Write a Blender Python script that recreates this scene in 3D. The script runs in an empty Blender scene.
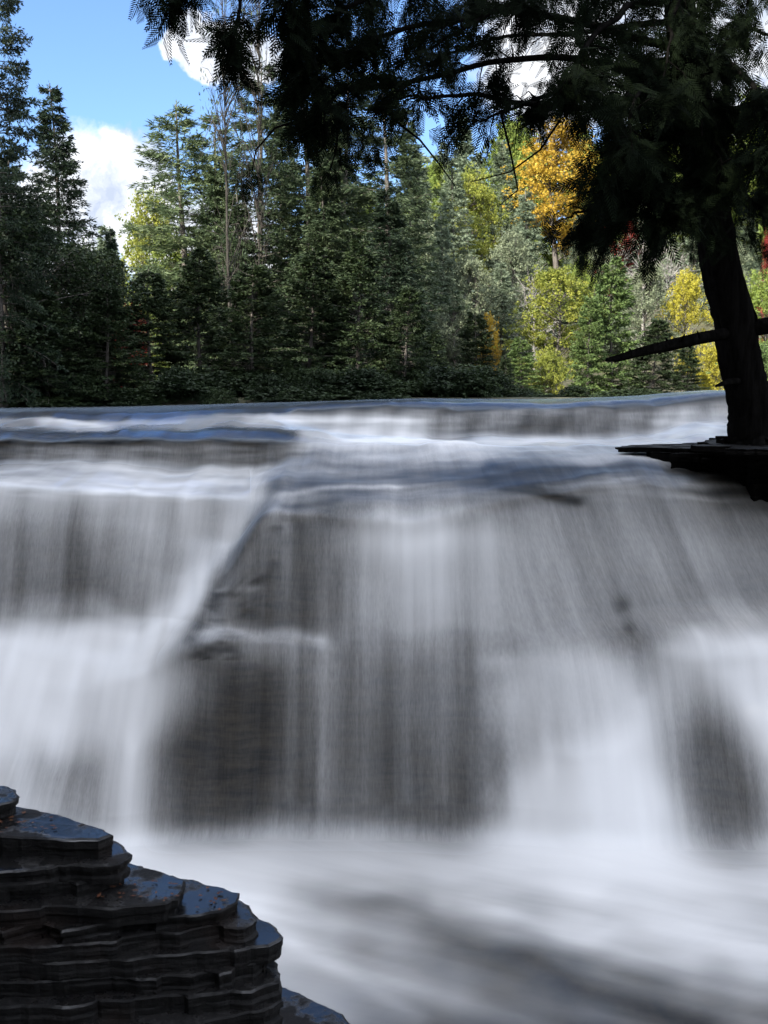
import bpy, math, random
import numpy as np
from mathutils import Vector, Matrix

# ------------------------------------------------------------------ camera, sky, sun, exposure
sc = bpy.context.scene
ZC, F, PITCH = 4.1, 1000.0, math.radians(6.39)
cam_d = bpy.data.cameras.new('camera')
cam = bpy.data.objects.new('camera', cam_d)
sc.collection.objects.link(cam)
cam.location = (0, 0, ZC)
cam.rotation_euler = (math.pi / 2 - PITCH, 0, 0)
cam_d.sensor_fit = 'VERTICAL'
cam_d.sensor_height = 24.0
cam_d.lens = 24.0 * F / 1024.0
cam_d.clip_start, cam_d.clip_end = 0.05, 3000
cam_d.dof.use_dof = True
cam_d.dof.focus_distance = 9.5
cam_d.dof.aperture_fstop = 3.2
sc.camera = cam

SUN_EL, SUN_DIR = math.radians(40), Vector((-0.68, -0.73, 0)).normalized()
sd = bpy.data.lights.new('sun', 'SUN')
sd.energy, sd.angle, sd.color = 5.0, math.radians(0.5), (1.0, 0.93, 0.82)
sun = bpy.data.objects.new('sun', sd)
sc.collection.objects.link(sun)
to_sun = Vector((SUN_DIR.x * math.cos(SUN_EL), SUN_DIR.y * math.cos(SUN_EL), math.sin(SUN_EL)))
sun.rotation_euler = to_sun.to_track_quat('Z', 'Y').to_euler()
sun.location = to_sun * 60

sc.view_settings.view_transform = 'Standard'
sc.view_settings.look = 'None'
sc.view_settings.gamma = 1.0
sc.view_settings.use_curve_mapping = False
sc.view_settings.exposure = 1.7
sc.cycles.use_denoising = True
sc.cycles.max_bounces = 6
sc.cycles.diffuse_bounces = 3
sc.cycles.glossy_bounces = 3
sc.cycles.transmission_bounces = 3
sc.cycles.transparent_max_bounces = 10
sc.cycles.sample_clamp_indirect = 4.0


def ray(x, y):
    dx, dy = (x - 384) / F, (512 - y) / F
    c, s = math.cos(PITCH), math.sin(PITCH)
    return dx, c + dy * s, -s + dy * c


def P(x, y, Y):
    """the point at depth Y seen at photo position x, y"""
    a, b, c = ray(x, y)
    t = Y / b
    return Vector((a * t, Y, ZC + c * t))


def PZ(x, y, z):
    a, b, c = ray(x, y)
    t = (z - ZC) / c
    return Vector((a * t, b * t, z))


class NT:
    def __init__(s, tree):
        s.t = tree
        s.n, s.l = tree.nodes, tree.links
        s.n.clear()

    def add(s, typ, ins=None, **kw):
        nd = s.n.new(typ)
        for k, v in kw.items():
            setattr(nd, k, v)
        for k, v in (ins or {}).items():
            sock = nd.inputs[k]
            if isinstance(v, bpy.types.NodeSocket):
                s.l.new(v, sock)
            else:
                sock.default_value = v
        return nd

    def math(s, op, a, b=0.0, c=None, clamp=False):
        ins = {0: a, 1: b}
        if c is not None:
            ins[2] = c
        return s.add('ShaderNodeMath', ins, operation=op, use_clamp=clamp).outputs[0]

    def ramp(s, fac, stops):
        nd = s.add('ShaderNodeValToRGB', {0: fac})
        cr = nd.color_ramp
        while len(cr.elements) > 1:
            cr.elements.remove(cr.elements[-1])
        cr.elements[0].position = stops[0][0]
        cr.elements[0].color = (*stops[0][1], 1)
        for p, c in stops[1:]:
            e = cr.elements.new(p)
            e.color = (*c, 1)
        return nd.outputs[0]

    def noise(s, vec, scale, detail=4, rough=0.55, dist=0.0):
        nd = s.add('ShaderNodeTexNoise', {'Vector': vec, 'Scale': scale, 'Detail': detail, 'Roughness': rough, 'Distortion': dist})
        return nd.outputs['Fac']

    def maprange(s, v, a, b, c, d, interp='LINEAR'):
        nd = s.add('ShaderNodeMapRange', {0: v, 1: a, 2: b, 3: c, 4: d}, interpolation_type=interp)
        return nd.outputs[0]


def make_world():
    w = bpy.data.worlds.new('World')
    sc.world = w
    w.use_nodes = True
    k = NT(w.node_tree)
    sky = k.add('ShaderNodeTexSky', sky_type='NISHITA')
    sky.sun_disc = False
    sky.sun_elevation = SUN_EL
    sky.sun_rotation = math.atan2(SUN_DIR.x, SUN_DIR.y)
    sky.air_density, sky.dust_density, sky.ozone_density = 1.0, 0.3, 3.5
    g = k.add('ShaderNodeTexCoord').outputs['Generated']
    wob = k.add('ShaderNodeTexNoise', {'Vector': g, 'Scale': 14.0, 'Detail': 6.0, 'Roughness': 0.6})
    off = k.add('ShaderNodeVectorMath', {0: wob.outputs['Color'], 1: (0.5, 0.5, 0.5)}, operation='SUBTRACT').outputs[0]
    off = k.add('ShaderNodeVectorMath', {0: off, 3: 0.11}, operation='SCALE').outputs[0]
    d = k.add('ShaderNodeVectorMath', {0: g, 1: off}, operation='ADD').outputs[0]
    d = k.add('ShaderNodeVectorMath', {0: d}, operation='NORMALIZE').outputs[0]
    total = None
    banks = [((95, 205), 58), ((128, 178), 40), ((60, 235), 60), ((150, 215), 40), ((205, 265), 70), ((20, 250), 70),
             ((192, 42), 21), ((222, 52), 22), ((250, 62), 18),
             ((640, 20), 90), ((560, 60), 70), ((720, 60), 90), ((700, -60), 120), ((480, -40), 50)]
    for (x, y), r in banks:
        v = Vector(ray(x, y)).normalized()
        dot = k.add('ShaderNodeVectorMath', {0: d, 1: tuple(v)}, operation='DOT_PRODUCT').outputs['Value']
        c0 = math.cos(r / 1000 * 1.22)
        c1 = math.cos(r / 1000 * 0.72)
        m = k.maprange(dot, c0, c1, 0, 1, 'SMOOTHSTEP')
        total = m if total is None else k.math('MAXIMUM', total, m)
    # cumulus over the unseen rest of the sky, added and brightened as fill
    rest = k.noise(g, 2.4, 7, 0.6)
    rest = k.maprange(rest, 0.43, 0.53, 0, 1, 'SMOOTHSTEP')
    vdot = k.add('ShaderNodeVectorMath', {0: g, 1: tuple(Vector(ray(300, 250)).normalized())}, operation='DOT_PRODUCT').outputs['Value']
    away = k.maprange(vdot, 0.70, 0.84, 1, 0)
    rest = k.math('MULTIPLY', rest, away)
    shade = k.noise(d, 9, 3)
    c_far = k.ramp(shade, [(0.30, (6.2, 6.9, 8.4)), (0.62, (11.2, 11.5, 12.3))])
    c_bank = k.ramp(k.noise(d, 17, 5), [(0.36, (2.1, 2.4, 3.0)), (0.52, (3.9, 4.0, 4.2))])
    deep = k.add('ShaderNodeMix', {0: 1.0, 6: sky.outputs[0], 7: (.70, .78, .90, 1)}, data_type='RGBA', blend_type='MULTIPLY')
    mix0 = k.add('ShaderNodeMix', {0: rest, 6: deep.outputs[2], 7: c_far}, data_type='RGBA')
    mix = k.add('ShaderNodeMix', {0: total, 6: mix0.outputs[2], 7: c_bank}, data_type='RGBA')
    bg = k.add('ShaderNodeBackground', {'Color': mix.outputs[2], 'Strength': 0.10})
    out = k.add('ShaderNodeOutputWorld', {'Surface': bg.outputs[0]})


make_world()
COL = sc.collection

# ------------------------------------------------------------------ small tools
rs = np.random.RandomState(7)


def vnoise(x, y, seed=0):
    """smooth value noise on numpy arrays, about -1..1"""
    x, y = np.asarray(x, float), np.asarray(y, float)
    xi, yi = np.floor(x).astype(np.int64), np.floor(y).astype(np.int64)
    xf, yf = x - xi, y - yi

    def h(a, b):
        n = (a * 374761393 + b * 668265263 + seed * 974634777) & 0x7fffffff
        n = ((n ^ (n >> 13)) * 1274126177) & 0x7fffffff
        n = n ^ (n >> 16)
        return (n & 0xffff) / 32767.5 - 1.0
    u, v = xf * xf * (3 - 2 * xf), yf * yf * (3 - 2 * yf)
    return (h(xi, yi) * (1 - u) + h(xi + 1, yi) * u) * (1 - v) + (h(xi, yi + 1) * (1 - u) + h(xi + 1, yi + 1) * u) * v


def fbm(x, y, octv=4, seed=0, gain=0.5):
    t, a = 0, 1.0
    for i in range(octv):
        t = t + a * vnoise(x * 2 ** i, y * 2 ** i, seed + i * 17)
        a *= gain
    return t


def mesh_np(name, verts, quads=None, tris=None, smooth=False):
    me = bpy.data.meshes.new(name)
    verts = np.asarray(verts, np.float32).reshape(-1, 3)
    loops, starts, n = [], [], 0
    if quads is not None and len(quads):
        q = np.asarray(quads, np.int32).reshape(-1, 4)
        loops.append(q.ravel())
        starts.append(np.arange(len(q)) * 4)
        n = len(q) * 4
    if tris is not None and len(tris):
        t = np.asarray(tris, np.int32).reshape(-1, 3)
        loops.append(t.ravel())
        starts.append(n + np.arange(len(t)) * 3)
    loops, starts = np.concatenate(loops), np.concatenate(starts)
    me.vertices.add(len(verts))
    me.vertices.foreach_set('co', verts.ravel())
    me.loops.add(len(loops))
    me.loops.foreach_set('vertex_index', loops.astype(np.int32))
    me.polygons.add(len(starts))
    me.polygons.foreach_set('loop_start', starts.astype(np.int32))
    me.polygons.foreach_set('use_smooth', np.full(len(starts), smooth))
    me.update(calc_edges=True)
    me.validate()
    return me


def link(name, me, mat=None, parent=None):
    o = bpy.data.objects.new(name, me)
    COL.objects.link(o)
    if mat is not None:
        if not me.materials:
            me.materials.append(mat)
        if me.materials[0] != mat:
            o.material_slots[0].link = 'OBJECT'
            o.material_slots[0].material = mat
    if parent is not None:
        o.parent = parent
    return o


def tag(o, label=None, cat=None, group=None, kind=None):
    if label:
        o['label'] = label
    if cat:
        o['category'] = cat
    if group:
        o['group'] = group
    if kind:
        o['kind'] = kind
    return o


class Tubes:
    """collects tapered tubes into one mesh"""
    def __init__(s):
        s.v, s.q, s.n = [], [], 0

    def add(s, pts, rad, seg=5, rough=0.0):
        pts = np.asarray([tuple(p) for p in pts], float)
        rad = np.asarray(rad, float) * np.ones(len(pts))
        tan = np.gradient(pts, axis=0)
        tan /= np.linalg.norm(tan, axis=1)[:, None] + 1e-9
        ref = np.where(np.abs(tan[:, 2:3]) > 0.9, np.array([[1.0, 0, 0]]), np.array([[0, 0, 1.0]]))
        a = np.cross(tan, ref)
        a /= np.linalg.norm(a, axis=1)[:, None] + 1e-9
        for i in range(1, len(a)):
            if a[i] @ a[i - 1] < 0:
                a[i] = -a[i]
        b = np.cross(tan, a)
        ang = np.arange(seg) * 2 * math.pi / seg
        r = rad[:, None] * np.ones((1, seg))
        if rough:
            r = r * (1 + rough * (rs.rand(len(pts), seg) - 0.5) + rough * 0.8 * np.sin(ang * 5 + 1)[None, :] * 0.5)
        ring = pts[:, None, :] + r[..., None] * (np.cos(ang)[None, :, None] * a[:, None, :] + np.sin(ang)[None, :, None] * b[:, None, :])
        m = len(pts)
        idx = s.n + np.arange(m * seg).reshape(m, seg)
        nx = np.roll(idx, -1, axis=1)
        s.q.append(np.stack([idx[:-1], nx[:-1], nx[1:], idx[1:]], -1).reshape(-1, 4))
        s.v.append(ring.reshape(-1, 3))
        s.n += m * seg

    def mesh(s, name, smooth=True):
        return mesh_np(name, np.concatenate(s.v), np.concatenate(s.q), smooth=smooth)


def unit(a):
    return a / (np.linalg.norm(a, axis=-1, keepdims=True) + 1e-9)


def leaf_quads(p, d, length, width, rng, nrm=None):
    """diamond leaves starting at p and pointing along d"""
    p, d = np.asarray(p), unit(np.asarray(d))
    n = len(p)
    if nrm is None:
        nrm = rng.randn(n, 3)
    side = unit(np.cross(d, nrm))
    L = (np.asarray(length) * np.ones(n))[:, None]
    W = (np.asarray(width) * np.ones(n))[:, None]
    v = np.stack([p, p + d * L * .45 + side * W * .5, p + d * L, p + d * L * .45 - side * W * .5], 1)
    return v.reshape(-1, 3)


def crown_mesh(name, chunks):
    v = np.concatenate(chunks)
    return mesh_np(name, v, np.arange(len(v)).reshape(-1, 4))


# ------------------------------------------------------------------ materials
def mat_new(name):
    m = bpy.data.materials.new(name)
    m.use_nodes = True
    return m, NT(m.node_tree)


def leaf_mat(name, cols, transl=0.3, clump=0.9, rough=0.6, spec=.2):
    m, k = mat_new(name)
    rnd = k.add('ShaderNodeNewGeometry').outputs['Random Per Island']
    co = k.add('ShaderNodeTexCoord').outputs['Object']
    nz = k.noise(co, clump, 2)
    f = k.math('ADD', k.math('MULTIPLY', rnd, 0.45), k.math('MULTIPLY', k.maprange(nz, .3, .7, 0, 1), 0.55))
    n = len(cols)
    c = k.ramp(f, [((i + .2) / (n - .6), cols[i]) for i in range(n)])
    df = k.add('ShaderNodeBsdfPrincipled', {'Base Color': c, 'Roughness': rough, 'Specular IOR Level': spec})
    tr = k.add('ShaderNodeBsdfTranslucent', {'Color': c})
    mx = k.add('ShaderNodeMixShader', {0: transl, 1: df.outputs[0], 2: tr.outputs[0]})
    k.add('ShaderNodeOutputMaterial', {'Surface': mx.outputs[0]})
    return m


M = {}
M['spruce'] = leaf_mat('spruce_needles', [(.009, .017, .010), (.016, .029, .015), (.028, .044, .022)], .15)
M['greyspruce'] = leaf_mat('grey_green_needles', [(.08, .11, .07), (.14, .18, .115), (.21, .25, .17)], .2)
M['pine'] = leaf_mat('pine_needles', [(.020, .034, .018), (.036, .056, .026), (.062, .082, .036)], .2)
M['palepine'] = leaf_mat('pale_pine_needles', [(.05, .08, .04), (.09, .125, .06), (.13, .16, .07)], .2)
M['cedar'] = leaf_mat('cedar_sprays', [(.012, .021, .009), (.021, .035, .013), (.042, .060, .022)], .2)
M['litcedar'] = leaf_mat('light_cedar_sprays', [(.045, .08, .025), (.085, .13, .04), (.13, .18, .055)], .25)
M['darkleaf'] = leaf_mat('dark_leaves', [(.009, .017, .007), (.016, .028, .010), (.034, .052, .018)], .2)
M['limeleaf'] = leaf_mat('yellow_green_leaves', [(.09, .12, .03), (.18, .205, .035), (.29, .29, .05)], .4)
M['greenleaf'] = leaf_mat('fresh_green_leaves', [(.07, .11, .025), (.14, .19, .04), (.22, .27, .05)], .35)
M['yellowleaf'] = leaf_mat('yellow_leaves', [(.16, .15, .025), (.32, .29, .035), (.46, .42, .05)], .4)
M['orangeleaf'] = leaf_mat('orange_yellow_leaves', [(.24, .16, .025), (.40, .26, .03), (.44, .33, .05)], .4)
M['paleleaf'] = leaf_mat('pale_leaves', [(.08, .10, .06), (.14, .165, .10), (.20, .23, .14)], .3)
M['redleaf'] = leaf_mat('red_leaves', [(.12, .015, .015), (.26, .035, .03), (.34, .09, .06)], .35)
M['shadedcedar'] = leaf_mat('near_shaded_cedar_sprays', [(.002, .0035, .002), (.0035, .006, .003), (.006, .010, .004)], .15, rough=.9, spec=.03)  # near black: the canopy's shade is put into the leaf colour


def bark_mat(name, c1, c2, scale=6.0, bump=0.6):
    m, k = mat_new(name)
    co = k.add('ShaderNodeTexCoord').outputs['Object']
    mp = k.add('ShaderNodeMapping', {'Vector': co, 'Scale': (1, 1, .12)}).outputs[0]
    nz = k.noise(mp, scale * 4, 6, .65)
    c = k.ramp(nz, [(.35, c1), (.65, c2)])
    bp = k.add('ShaderNodeBump', {'Strength': bump, 'Distance': .03, 'Height': nz}).outputs[0]
    b = k.add('ShaderNodeBsdfPrincipled', {'Base Color': c, 'Roughness': .9, 'Normal': bp, 'Specular IOR Level': .0})
    k.add('ShaderNodeOutputMaterial', {'Surface': b.outputs[0]})
    return m


M['bark'] = bark_mat('grey_bark', (.05, .045, .04), (.16, .145, .13))
M['deadbark'] = bark_mat('weathered_dead_bark', (.022, .020, .018), (.075, .07, .062))
M['palebark'] = bark_mat('pale_bark', (.16, .15, .14), (.36, .34, .32))
M['shadedbark'] = bark_mat('shaded_cedar_bark', (.0025, .0024, .0023), (.007, .0066, .0062), 5, .9)  # shade on the leaning trunk and limbs is put into the bark colour


def rock_mat(name, dark, light, wet=0.5, rust_amt=.3, dry_spec=.12):
    m, k = mat_new(name)
    co = k.add('ShaderNodeTexCoord').outputs['Object']
    flat = k.add('ShaderNodeMapping', {'Vector': co, 'Scale': (1, 1, 7)}).outputs[0]
    strata = k.noise(flat, 5, 6, .6)
    grain = k.noise(co, 34, 5, .65)
    big = k.noise(co, 2.6, 3)
    f = k.math('ADD', k.math('MULTIPLY', strata, .6), k.math('MULTIPLY', grain, .4))
    c = k.ramp(f, [(.33, dark), (.56, light), (.72, tuple(x * 1.6 for x in light))])
    rust = k.add('ShaderNodeMix', {0: k.math('MULTIPLY', k.maprange(big, .52, .68, 0, 1), rust_amt), 6: c, 7: (.024, .014, .010, 1)}, data_type='RGBA').outputs[2]
    nzv = k.add('ShaderNodeSeparateXYZ', {0: k.add('ShaderNodeNewGeometry').outputs['True Normal']}).outputs[2]
    level = k.maprange(nzv, .86, .97, 0, 1)
    pud = k.maprange(k.math('ADD', k.math('MULTIPLY', k.noise(co, 4.5, 4), .8), k.math('MULTIPLY', grain, .2)), .44, .52, 0, 1)
    wetm = k.math('MULTIPLY', k.math('MULTIPLY', level, pud), wet * 2)
    rough = k.maprange(wetm, 0, 1, .62, .10)
    spec = k.maprange(wetm, 0, 1, dry_spec, .9)
    hh = k.math('ADD', k.math('MULTIPLY', strata, .7), k.math('MULTIPLY', grain, .35))
    bp = k.add('ShaderNodeBump', {'Strength': k.maprange(wetm, 0, 1, .8, .22), 'Distance': .03, 'Height': hh}).outputs[0]
    b = k.add('ShaderNodeBsdfPrincipled', {'Base Color': rust, 'Roughness': rough, 'Normal': bp, 'Specular IOR Level': spec})
    k.add('ShaderNodeOutputMaterial', {'Surface': b.outputs[0]})
    return m


M['slate'] = rock_mat('wet_slate', (.003, .003, .0033), (.0095, .009, .0088), .5)
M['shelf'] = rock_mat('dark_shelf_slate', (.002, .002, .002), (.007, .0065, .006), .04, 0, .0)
M['cliff'] = rock_mat('wet_cliff_rock', (.012, .012, .013), (.036, .034, .033), .5)


def ground_mat():
    m, k = mat_new('forest_floor')
    co = k.add('ShaderNodeTexCoord').outputs['Object']
    nz = k.noise(co, .8, 8, .65)
    c = k.ramp(nz, [(.3, (.018, .016, .010)), (.55, (.045, .045, .02)), (.75, (.07, .06, .03))])
    bp = k.add('ShaderNodeBump', {'Strength': .8, 'Distance': .2, 'Height': nz}).outputs[0]
    b = k.add('ShaderNodeBsdfPrincipled', {'Base Color': c, 'Roughness': .95, 'Normal': bp})
    k.add('ShaderNodeOutputMaterial', {'Surface': b.outputs[0]})
    return m


M['ground'] = ground_mat()


def water_mat():
    """silky long-exposure water: white foam where it is thick, a clear dark film over the rock where it is thin"""
    m, k = mat_new('flowing_water')
    dens = k.add('ShaderNodeAttribute', attribute_name='foam').outputs['Fac']
    fl = k.add('ShaderNodeAttribute', attribute_name='flow')
    sp = k.add('ShaderNodeSeparateXYZ', {0: fl.outputs['Vector']})
    u, v, st = sp.outputs[0], sp.outputs[1], sp.outputs[2]

    def flow_noise(su, sv, det, seed):
        vec = k.add('ShaderNodeCombineXYZ', {0: k.math('MULTIPLY', u, su), 1: k.math('MULTIPLY', v, sv), 2: seed}).outputs[0]
        return k.math('SUBTRACT', k.noise(vec, 1.0, det, .55), .5)
    broad = flow_noise(3.2, .22, 3, 1.3)
    mid = flow_noise(11, .45, 3, 5.1)
    fine = flow_noise(55, 2.6, 3, 9.7)
    grain = flow_noise(70, 12, 3, 3.3)
    s = k.math('ADD', k.math('MULTIPLY', broad, .7), k.math('MULTIPLY', mid, .5))
    tight = k.maprange(st, .22, .6, 0, 1)
    s = k.math('ADD', s, k.math('MULTIPLY', tight, k.math('ADD', k.math('MULTIPLY', fine, .10), k.math('MULTIPLY', grain, .46))))
    # strongest where the film is neither clear nor solid
    w = k.math('MULTIPLY', dens, k.math('SUBTRACT', 1.35, dens))
    w = k.math('MULTIPLY', w, k.math('MULTIPLY', st, 1.9))
    a = k.math('ADD', dens, k.math('MULTIPLY', s, w), clamp=True)
    hs = k.math('ADD', k.math('MULTIPLY', mid, .5), k.math('MULTIPLY', broad, 1.0))
    bp = k.add('ShaderNodeBump', {'Strength': k.maprange(st, .08, .5, 0, .25), 'Distance': .06, 'Height': hs}).outputs[0]
    foam = k.add('ShaderNodeBsdfDiffuse', {'Color': (.88, .87, .855, 1), 'Normal': bp})
    trl = k.add('ShaderNodeBsdfTranslucent', {'Color': (.86, .86, .86, 1)})
    foam = k.add('ShaderNodeMixShader', {0: .18, 1: foam.outputs[0], 2: trl.outputs[0]})
    fr = k.add('ShaderNodeFresnel', {'IOR': 1.4, 'Normal': bp}).outputs[0]
    fr = k.math('MINIMUM', fr, .85)
    gl = k.add('ShaderNodeBsdfGlossy', {'Roughness': k.maprange(st, 0, .4, .10, .36), 'Color': (.68, .83, 1, 1), 'Normal': bp})
    # dark wet rock seen through a film of clear water
    co = k.add('ShaderNodeTexCoord').outputs['Object']
    lay = k.add('ShaderNodeMapping', {'Vector': co, 'Scale': (1, 1, 6)}).outputs[0]
    rk = k.ramp(k.noise(lay, 3, 5, .6), [(.35, (.010, .010, .010)), (.65, (.036, .030, .022))])
    wet = k.add('ShaderNodeBsdfDiffuse', {'Color': rk, 'Normal': bp})
    wet = k.add('ShaderNodeMixShader', {0: k.math('MULTIPLY', fr, k.math('SUBTRACT', 1.0, k.math('MULTIPLY', st, .92))), 1: wet.outputs[0], 2: gl.outputs[0]})
    mx = k.add('ShaderNodeMixShader', {0: a, 1: wet.outputs[0], 2: foam.outputs[0]})
    sheen = k.math('MULTIPLY', fr, k.math('SUBTRACT', .45, k.math('MULTIPLY', st, .9)), clamp=True)
    mx2 = k.add('ShaderNodeMixShader', {0: sheen, 1: mx.outputs[0], 2: gl.outputs[0]})
    k.add('ShaderNodeOutputMaterial', {'Surface': mx2.outputs[0]})
    return m


M['water'] = water_mat()

# ------------------------------------------------------------------ falls: one continuous flowing surface
# for each station across the river: where the water passes each step (photo height, depth)
ST = {
    -200: [(413, 16), (426, 15.4), (434, 13.5), (463, 13.0), (485, 11.9), (520, 11.6), (560, 11.4), (622, 11.1), (690, 10.4), (770, 9.6), (850, 8.9)],
    0: [(412, 16), (425, 15.4), (433, 13.5), (463, 13.0), (485, 11.9), (520, 11.6), (560, 11.4), (622, 11.1), (690, 10.4), (770, 9.6), (850, 8.9)],
    120: [(411, 16), (424, 15.4), (431, 13.4), (463, 12.9), (490, 11.8), (525, 11.5), (560, 11.3), (618, 11.0), (690, 10.2), (780, 9.4), (848, 8.9)],
    165: [(409, 16), (422, 15.4), (431, 13.4), (465, 12.8), (492, 11.7), (530, 11.4), (565, 11.2), (612, 10.8), (655, 9.9), (755, 9.3), (845, 8.9)],
    200: [(408, 16), (420, 15.3), (431, 13.3), (468, 12.7), (495, 11.6), (545, 11.3), (600, 10.8), (630, 9.95), (641, 9.55), (740, 9.25), (842, 8.95)],
    238: [(406, 16), (419, 15.4), (432, 13.2), (470, 12.6), (498, 11.5), (548, 11.0), (562, 10.2), (630, 9.75), (641, 9.5), (740, 9.25), (840, 8.95)],
    262: [(405, 16), (420, 15.5), (433, 13.1), (466, 12.5), (482, 11.7), (500, 11.1), (512, 10.3), (630, 9.75), (641, 9.5), (740, 9.25), (840, 8.95)],
    290: [(404, 16.1), (421, 15.6), (436, 13.1), (458, 12.3), (476, 11.2), (492, 10.7), (510, 10.25), (632, 9.75), (641, 9.5), (740, 9.25), (840, 8.95)],
    340: [(402, 16.2), (424, 15.6), (445, 13.2), (460, 12.2), (480, 11.2), (503, 10.5), (520, 10.2), (640, 9.62), (655, 9.57), (750, 9.28), (840, 8.95)],
    420: [(399, 16.2), (428, 15.4), (447, 13.4), (458, 12.2), (482, 11.0), (508, 10.45), (528, 10.15), (640, 9.68), (655, 9.63), (750, 9.3), (842, 9.0)],
    520: [(400, 16), (432, 15.2), (443, 13.6), (455, 12.2), (470, 11.2), (486, 10.7), (502, 10.4), (640, 9.75), (660, 9.68), (750, 9.25), (845, 8.8)],
    580: [(399, 15.8), (434, 15), (443, 13.5), (452, 12.3), (465, 11.3), (478, 10.8), (492, 10.5), (620, 10), (680, 9.5), (760, 8.95), (848, 8.6)],
    640: [(396, 15.6), (428, 15), (442, 13.4), (452, 12.3), (463, 11.4), (473, 11), (490, 10.6), (612, 10.1), (650, 9.75), (750, 9.1), (850, 8.6)],
    700: [(391, 15.4), (415, 14.9), (438, 13.2), (452, 12.2), (463, 11.4), (475, 11), (495, 10.6), (605, 10.1), (660, 9.5), (750, 9.2), (850, 8.75)],
    768: [(390, 15.3), (412, 14.8), (436, 13.1), (452, 12.2), (463, 11.4), (478, 11), (510, 10.6), (600, 10.1), (650, 9.4), (750, 8.95), (850, 8.6)],
    1000: [(390, 15.3), (412, 14.8), (436, 13.1), (452, 12.2), (463, 11.4), (478, 11), (510, 10.6), (600, 10.1), (650, 9.4), (750, 8.95), (850, 8.6)],
}
SEG = [14, 12, 22, 18, 12, 28, 30, 26, 24, 70, 26, 54, 54]     # samples per step; first from upstream
for st_x in ST:                                         # each upper step: a crest that tips over, then a nearly sheer drop
    l_ = [list(q) for q in ST[st_x]]
    y1, Y1 = l_[0]
    l_[1][1] = Y1 - (.22 if st_x >= 290 else .5)
    if st_x >= 340:
        l_[1][0] = min(l_[1][0] + 7, l_[2][0] - 3)
    y3, Y3 = l_[2]
    if st_x <= 292:
        l_[3][1] = Y3 - .16
        mid_ = [[y3 - 4, Y3 + .5], [y3 + 6, Y3]]
    else:
        y2, Y2 = l_[1]
        mid_ = [[y2 * .3 + y3 * .7, Y2 * .3 + Y3 * .7], [y3, Y3]]
    l_ = [[y1 - 1, Y1 + .5], [y1 + 6, Y1], l_[1]] + mid_ + l_[3:]
    ST[st_x] = [tuple(q) for q in l_]
xs_k = np.array(sorted(ST), float)
tab = np.array([ST[int(x)] for x in xs_k])              # stations x steps x 2
GX = np.concatenate([np.linspace(-700, -40, 50, endpoint=False), np.arange(-40, 810, 2.6), np.linspace(812, 1500, 55)])


def gauss(a, sig, axis):
    r = max(1, int(3 * sig))
    kk = np.exp(-.5 * (np.arange(-r, r + 1) / sig) ** 2)
    kk /= kk.sum()
    pad = [(0, 0)] * a.ndim
    pad[axis] = (r, r)
    b = np.pad(a, pad, mode='edge')
    return np.apply_along_axis(lambda m: np.convolve(m, kk, 'valid'), axis, b)


cols = np.stack([np.stack([np.interp(GX, xs_k, tab[:, i, c]) for c in (0, 1)], -1) for i in range(13)], 1)   # nx,11,2
up = np.stack([400 + (cols[:, 0, 0] - 400) * np.where(cols[:, 0, 0] > 400, .62, .62), np.full(len(GX), 25.0)], -1)[:, None]
cols = np.concatenate([up, cols], 1)                    # nx,12,2 with the upstream end first
dense, bounds = [], [0]
for i in range(13):
    t = np.linspace(0, 1, SEG[i], endpoint=(i == 12))[None, :, None]
    dense.append(cols[:, i:i + 1] * (1 - t) + cols[:, i + 1:i + 2] * t)
    bounds.append(bounds[-1] + SEG[i])
GY = np.concatenate(dense, 1)                           # nx,ny,2
GY = gauss(GY, 2.6, 1)
fine_x = GY[50:-55]
lw = np.clip((228 - GX[50:-55]) / 30, 0, 1)[:, None, None]
GY[50:-55] = gauss(fine_x, 3.5, 0) * (1 - lw) + gauss(fine_x, 13, 0) * lw
X2 = np.repeat(GX[:, None], GY.shape[1], 1)
y2, d2 = GY[..., 0], GY[..., 1]


def Pn(x, y, Y):
    dx, dy = (x - 384) / F, (512 - y) / F
    c, s = math.cos(PITCH), math.sin(PITCH)
    t = Y / (c + dy * s)
    return np.stack([dx * t, Y + 0 * x, ZC + (-s + dy * c) * t], -1)


fall = Pn(X2, y2, d2)
# pool: a level sheet carrying on from the foot of the falls
npool = 120
foot = fall[:, -1]
tt = (np.linspace(0, 1, npool + 1)[1:]) ** 1.15
pool = np.zeros((len(GX), npool, 3))
near_y = 1.5
for j, t in enumerate(tt):
    pool[:, j, 1] = foot[:, 1] * (1 - t) + near_y * t
    pool[:, j, 0] = foot[:, 0] * (1 - t * 0.25)
    pool[:, j, 2] = foot[:, 2] * math.exp(-t * 14)
W = np.concatenate([fall, pool], 1)
soft = gauss(W, 7, 1)
mixw = np.exp(-((np.arange(W.shape[1]) - fall.shape[1]) / 14.0) ** 2)[None, :, None]
W = W * (1 - mixw) + soft * mixw
nx, ny = W.shape[:2]
nf = fall.shape[1]
# photo position of every sheet point (only used to lay out where the water runs thick)
c_, s_ = math.cos(PITCH), math.sin(PITCH)
zz = W[..., 2] - ZC
fw = W[..., 1] * c_ - zz * s_
upv = W[..., 1] * s_ + zz * c_
PX = 384 + F * W[..., 0] / fw
PY = 512 - F * upv / fw
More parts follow.
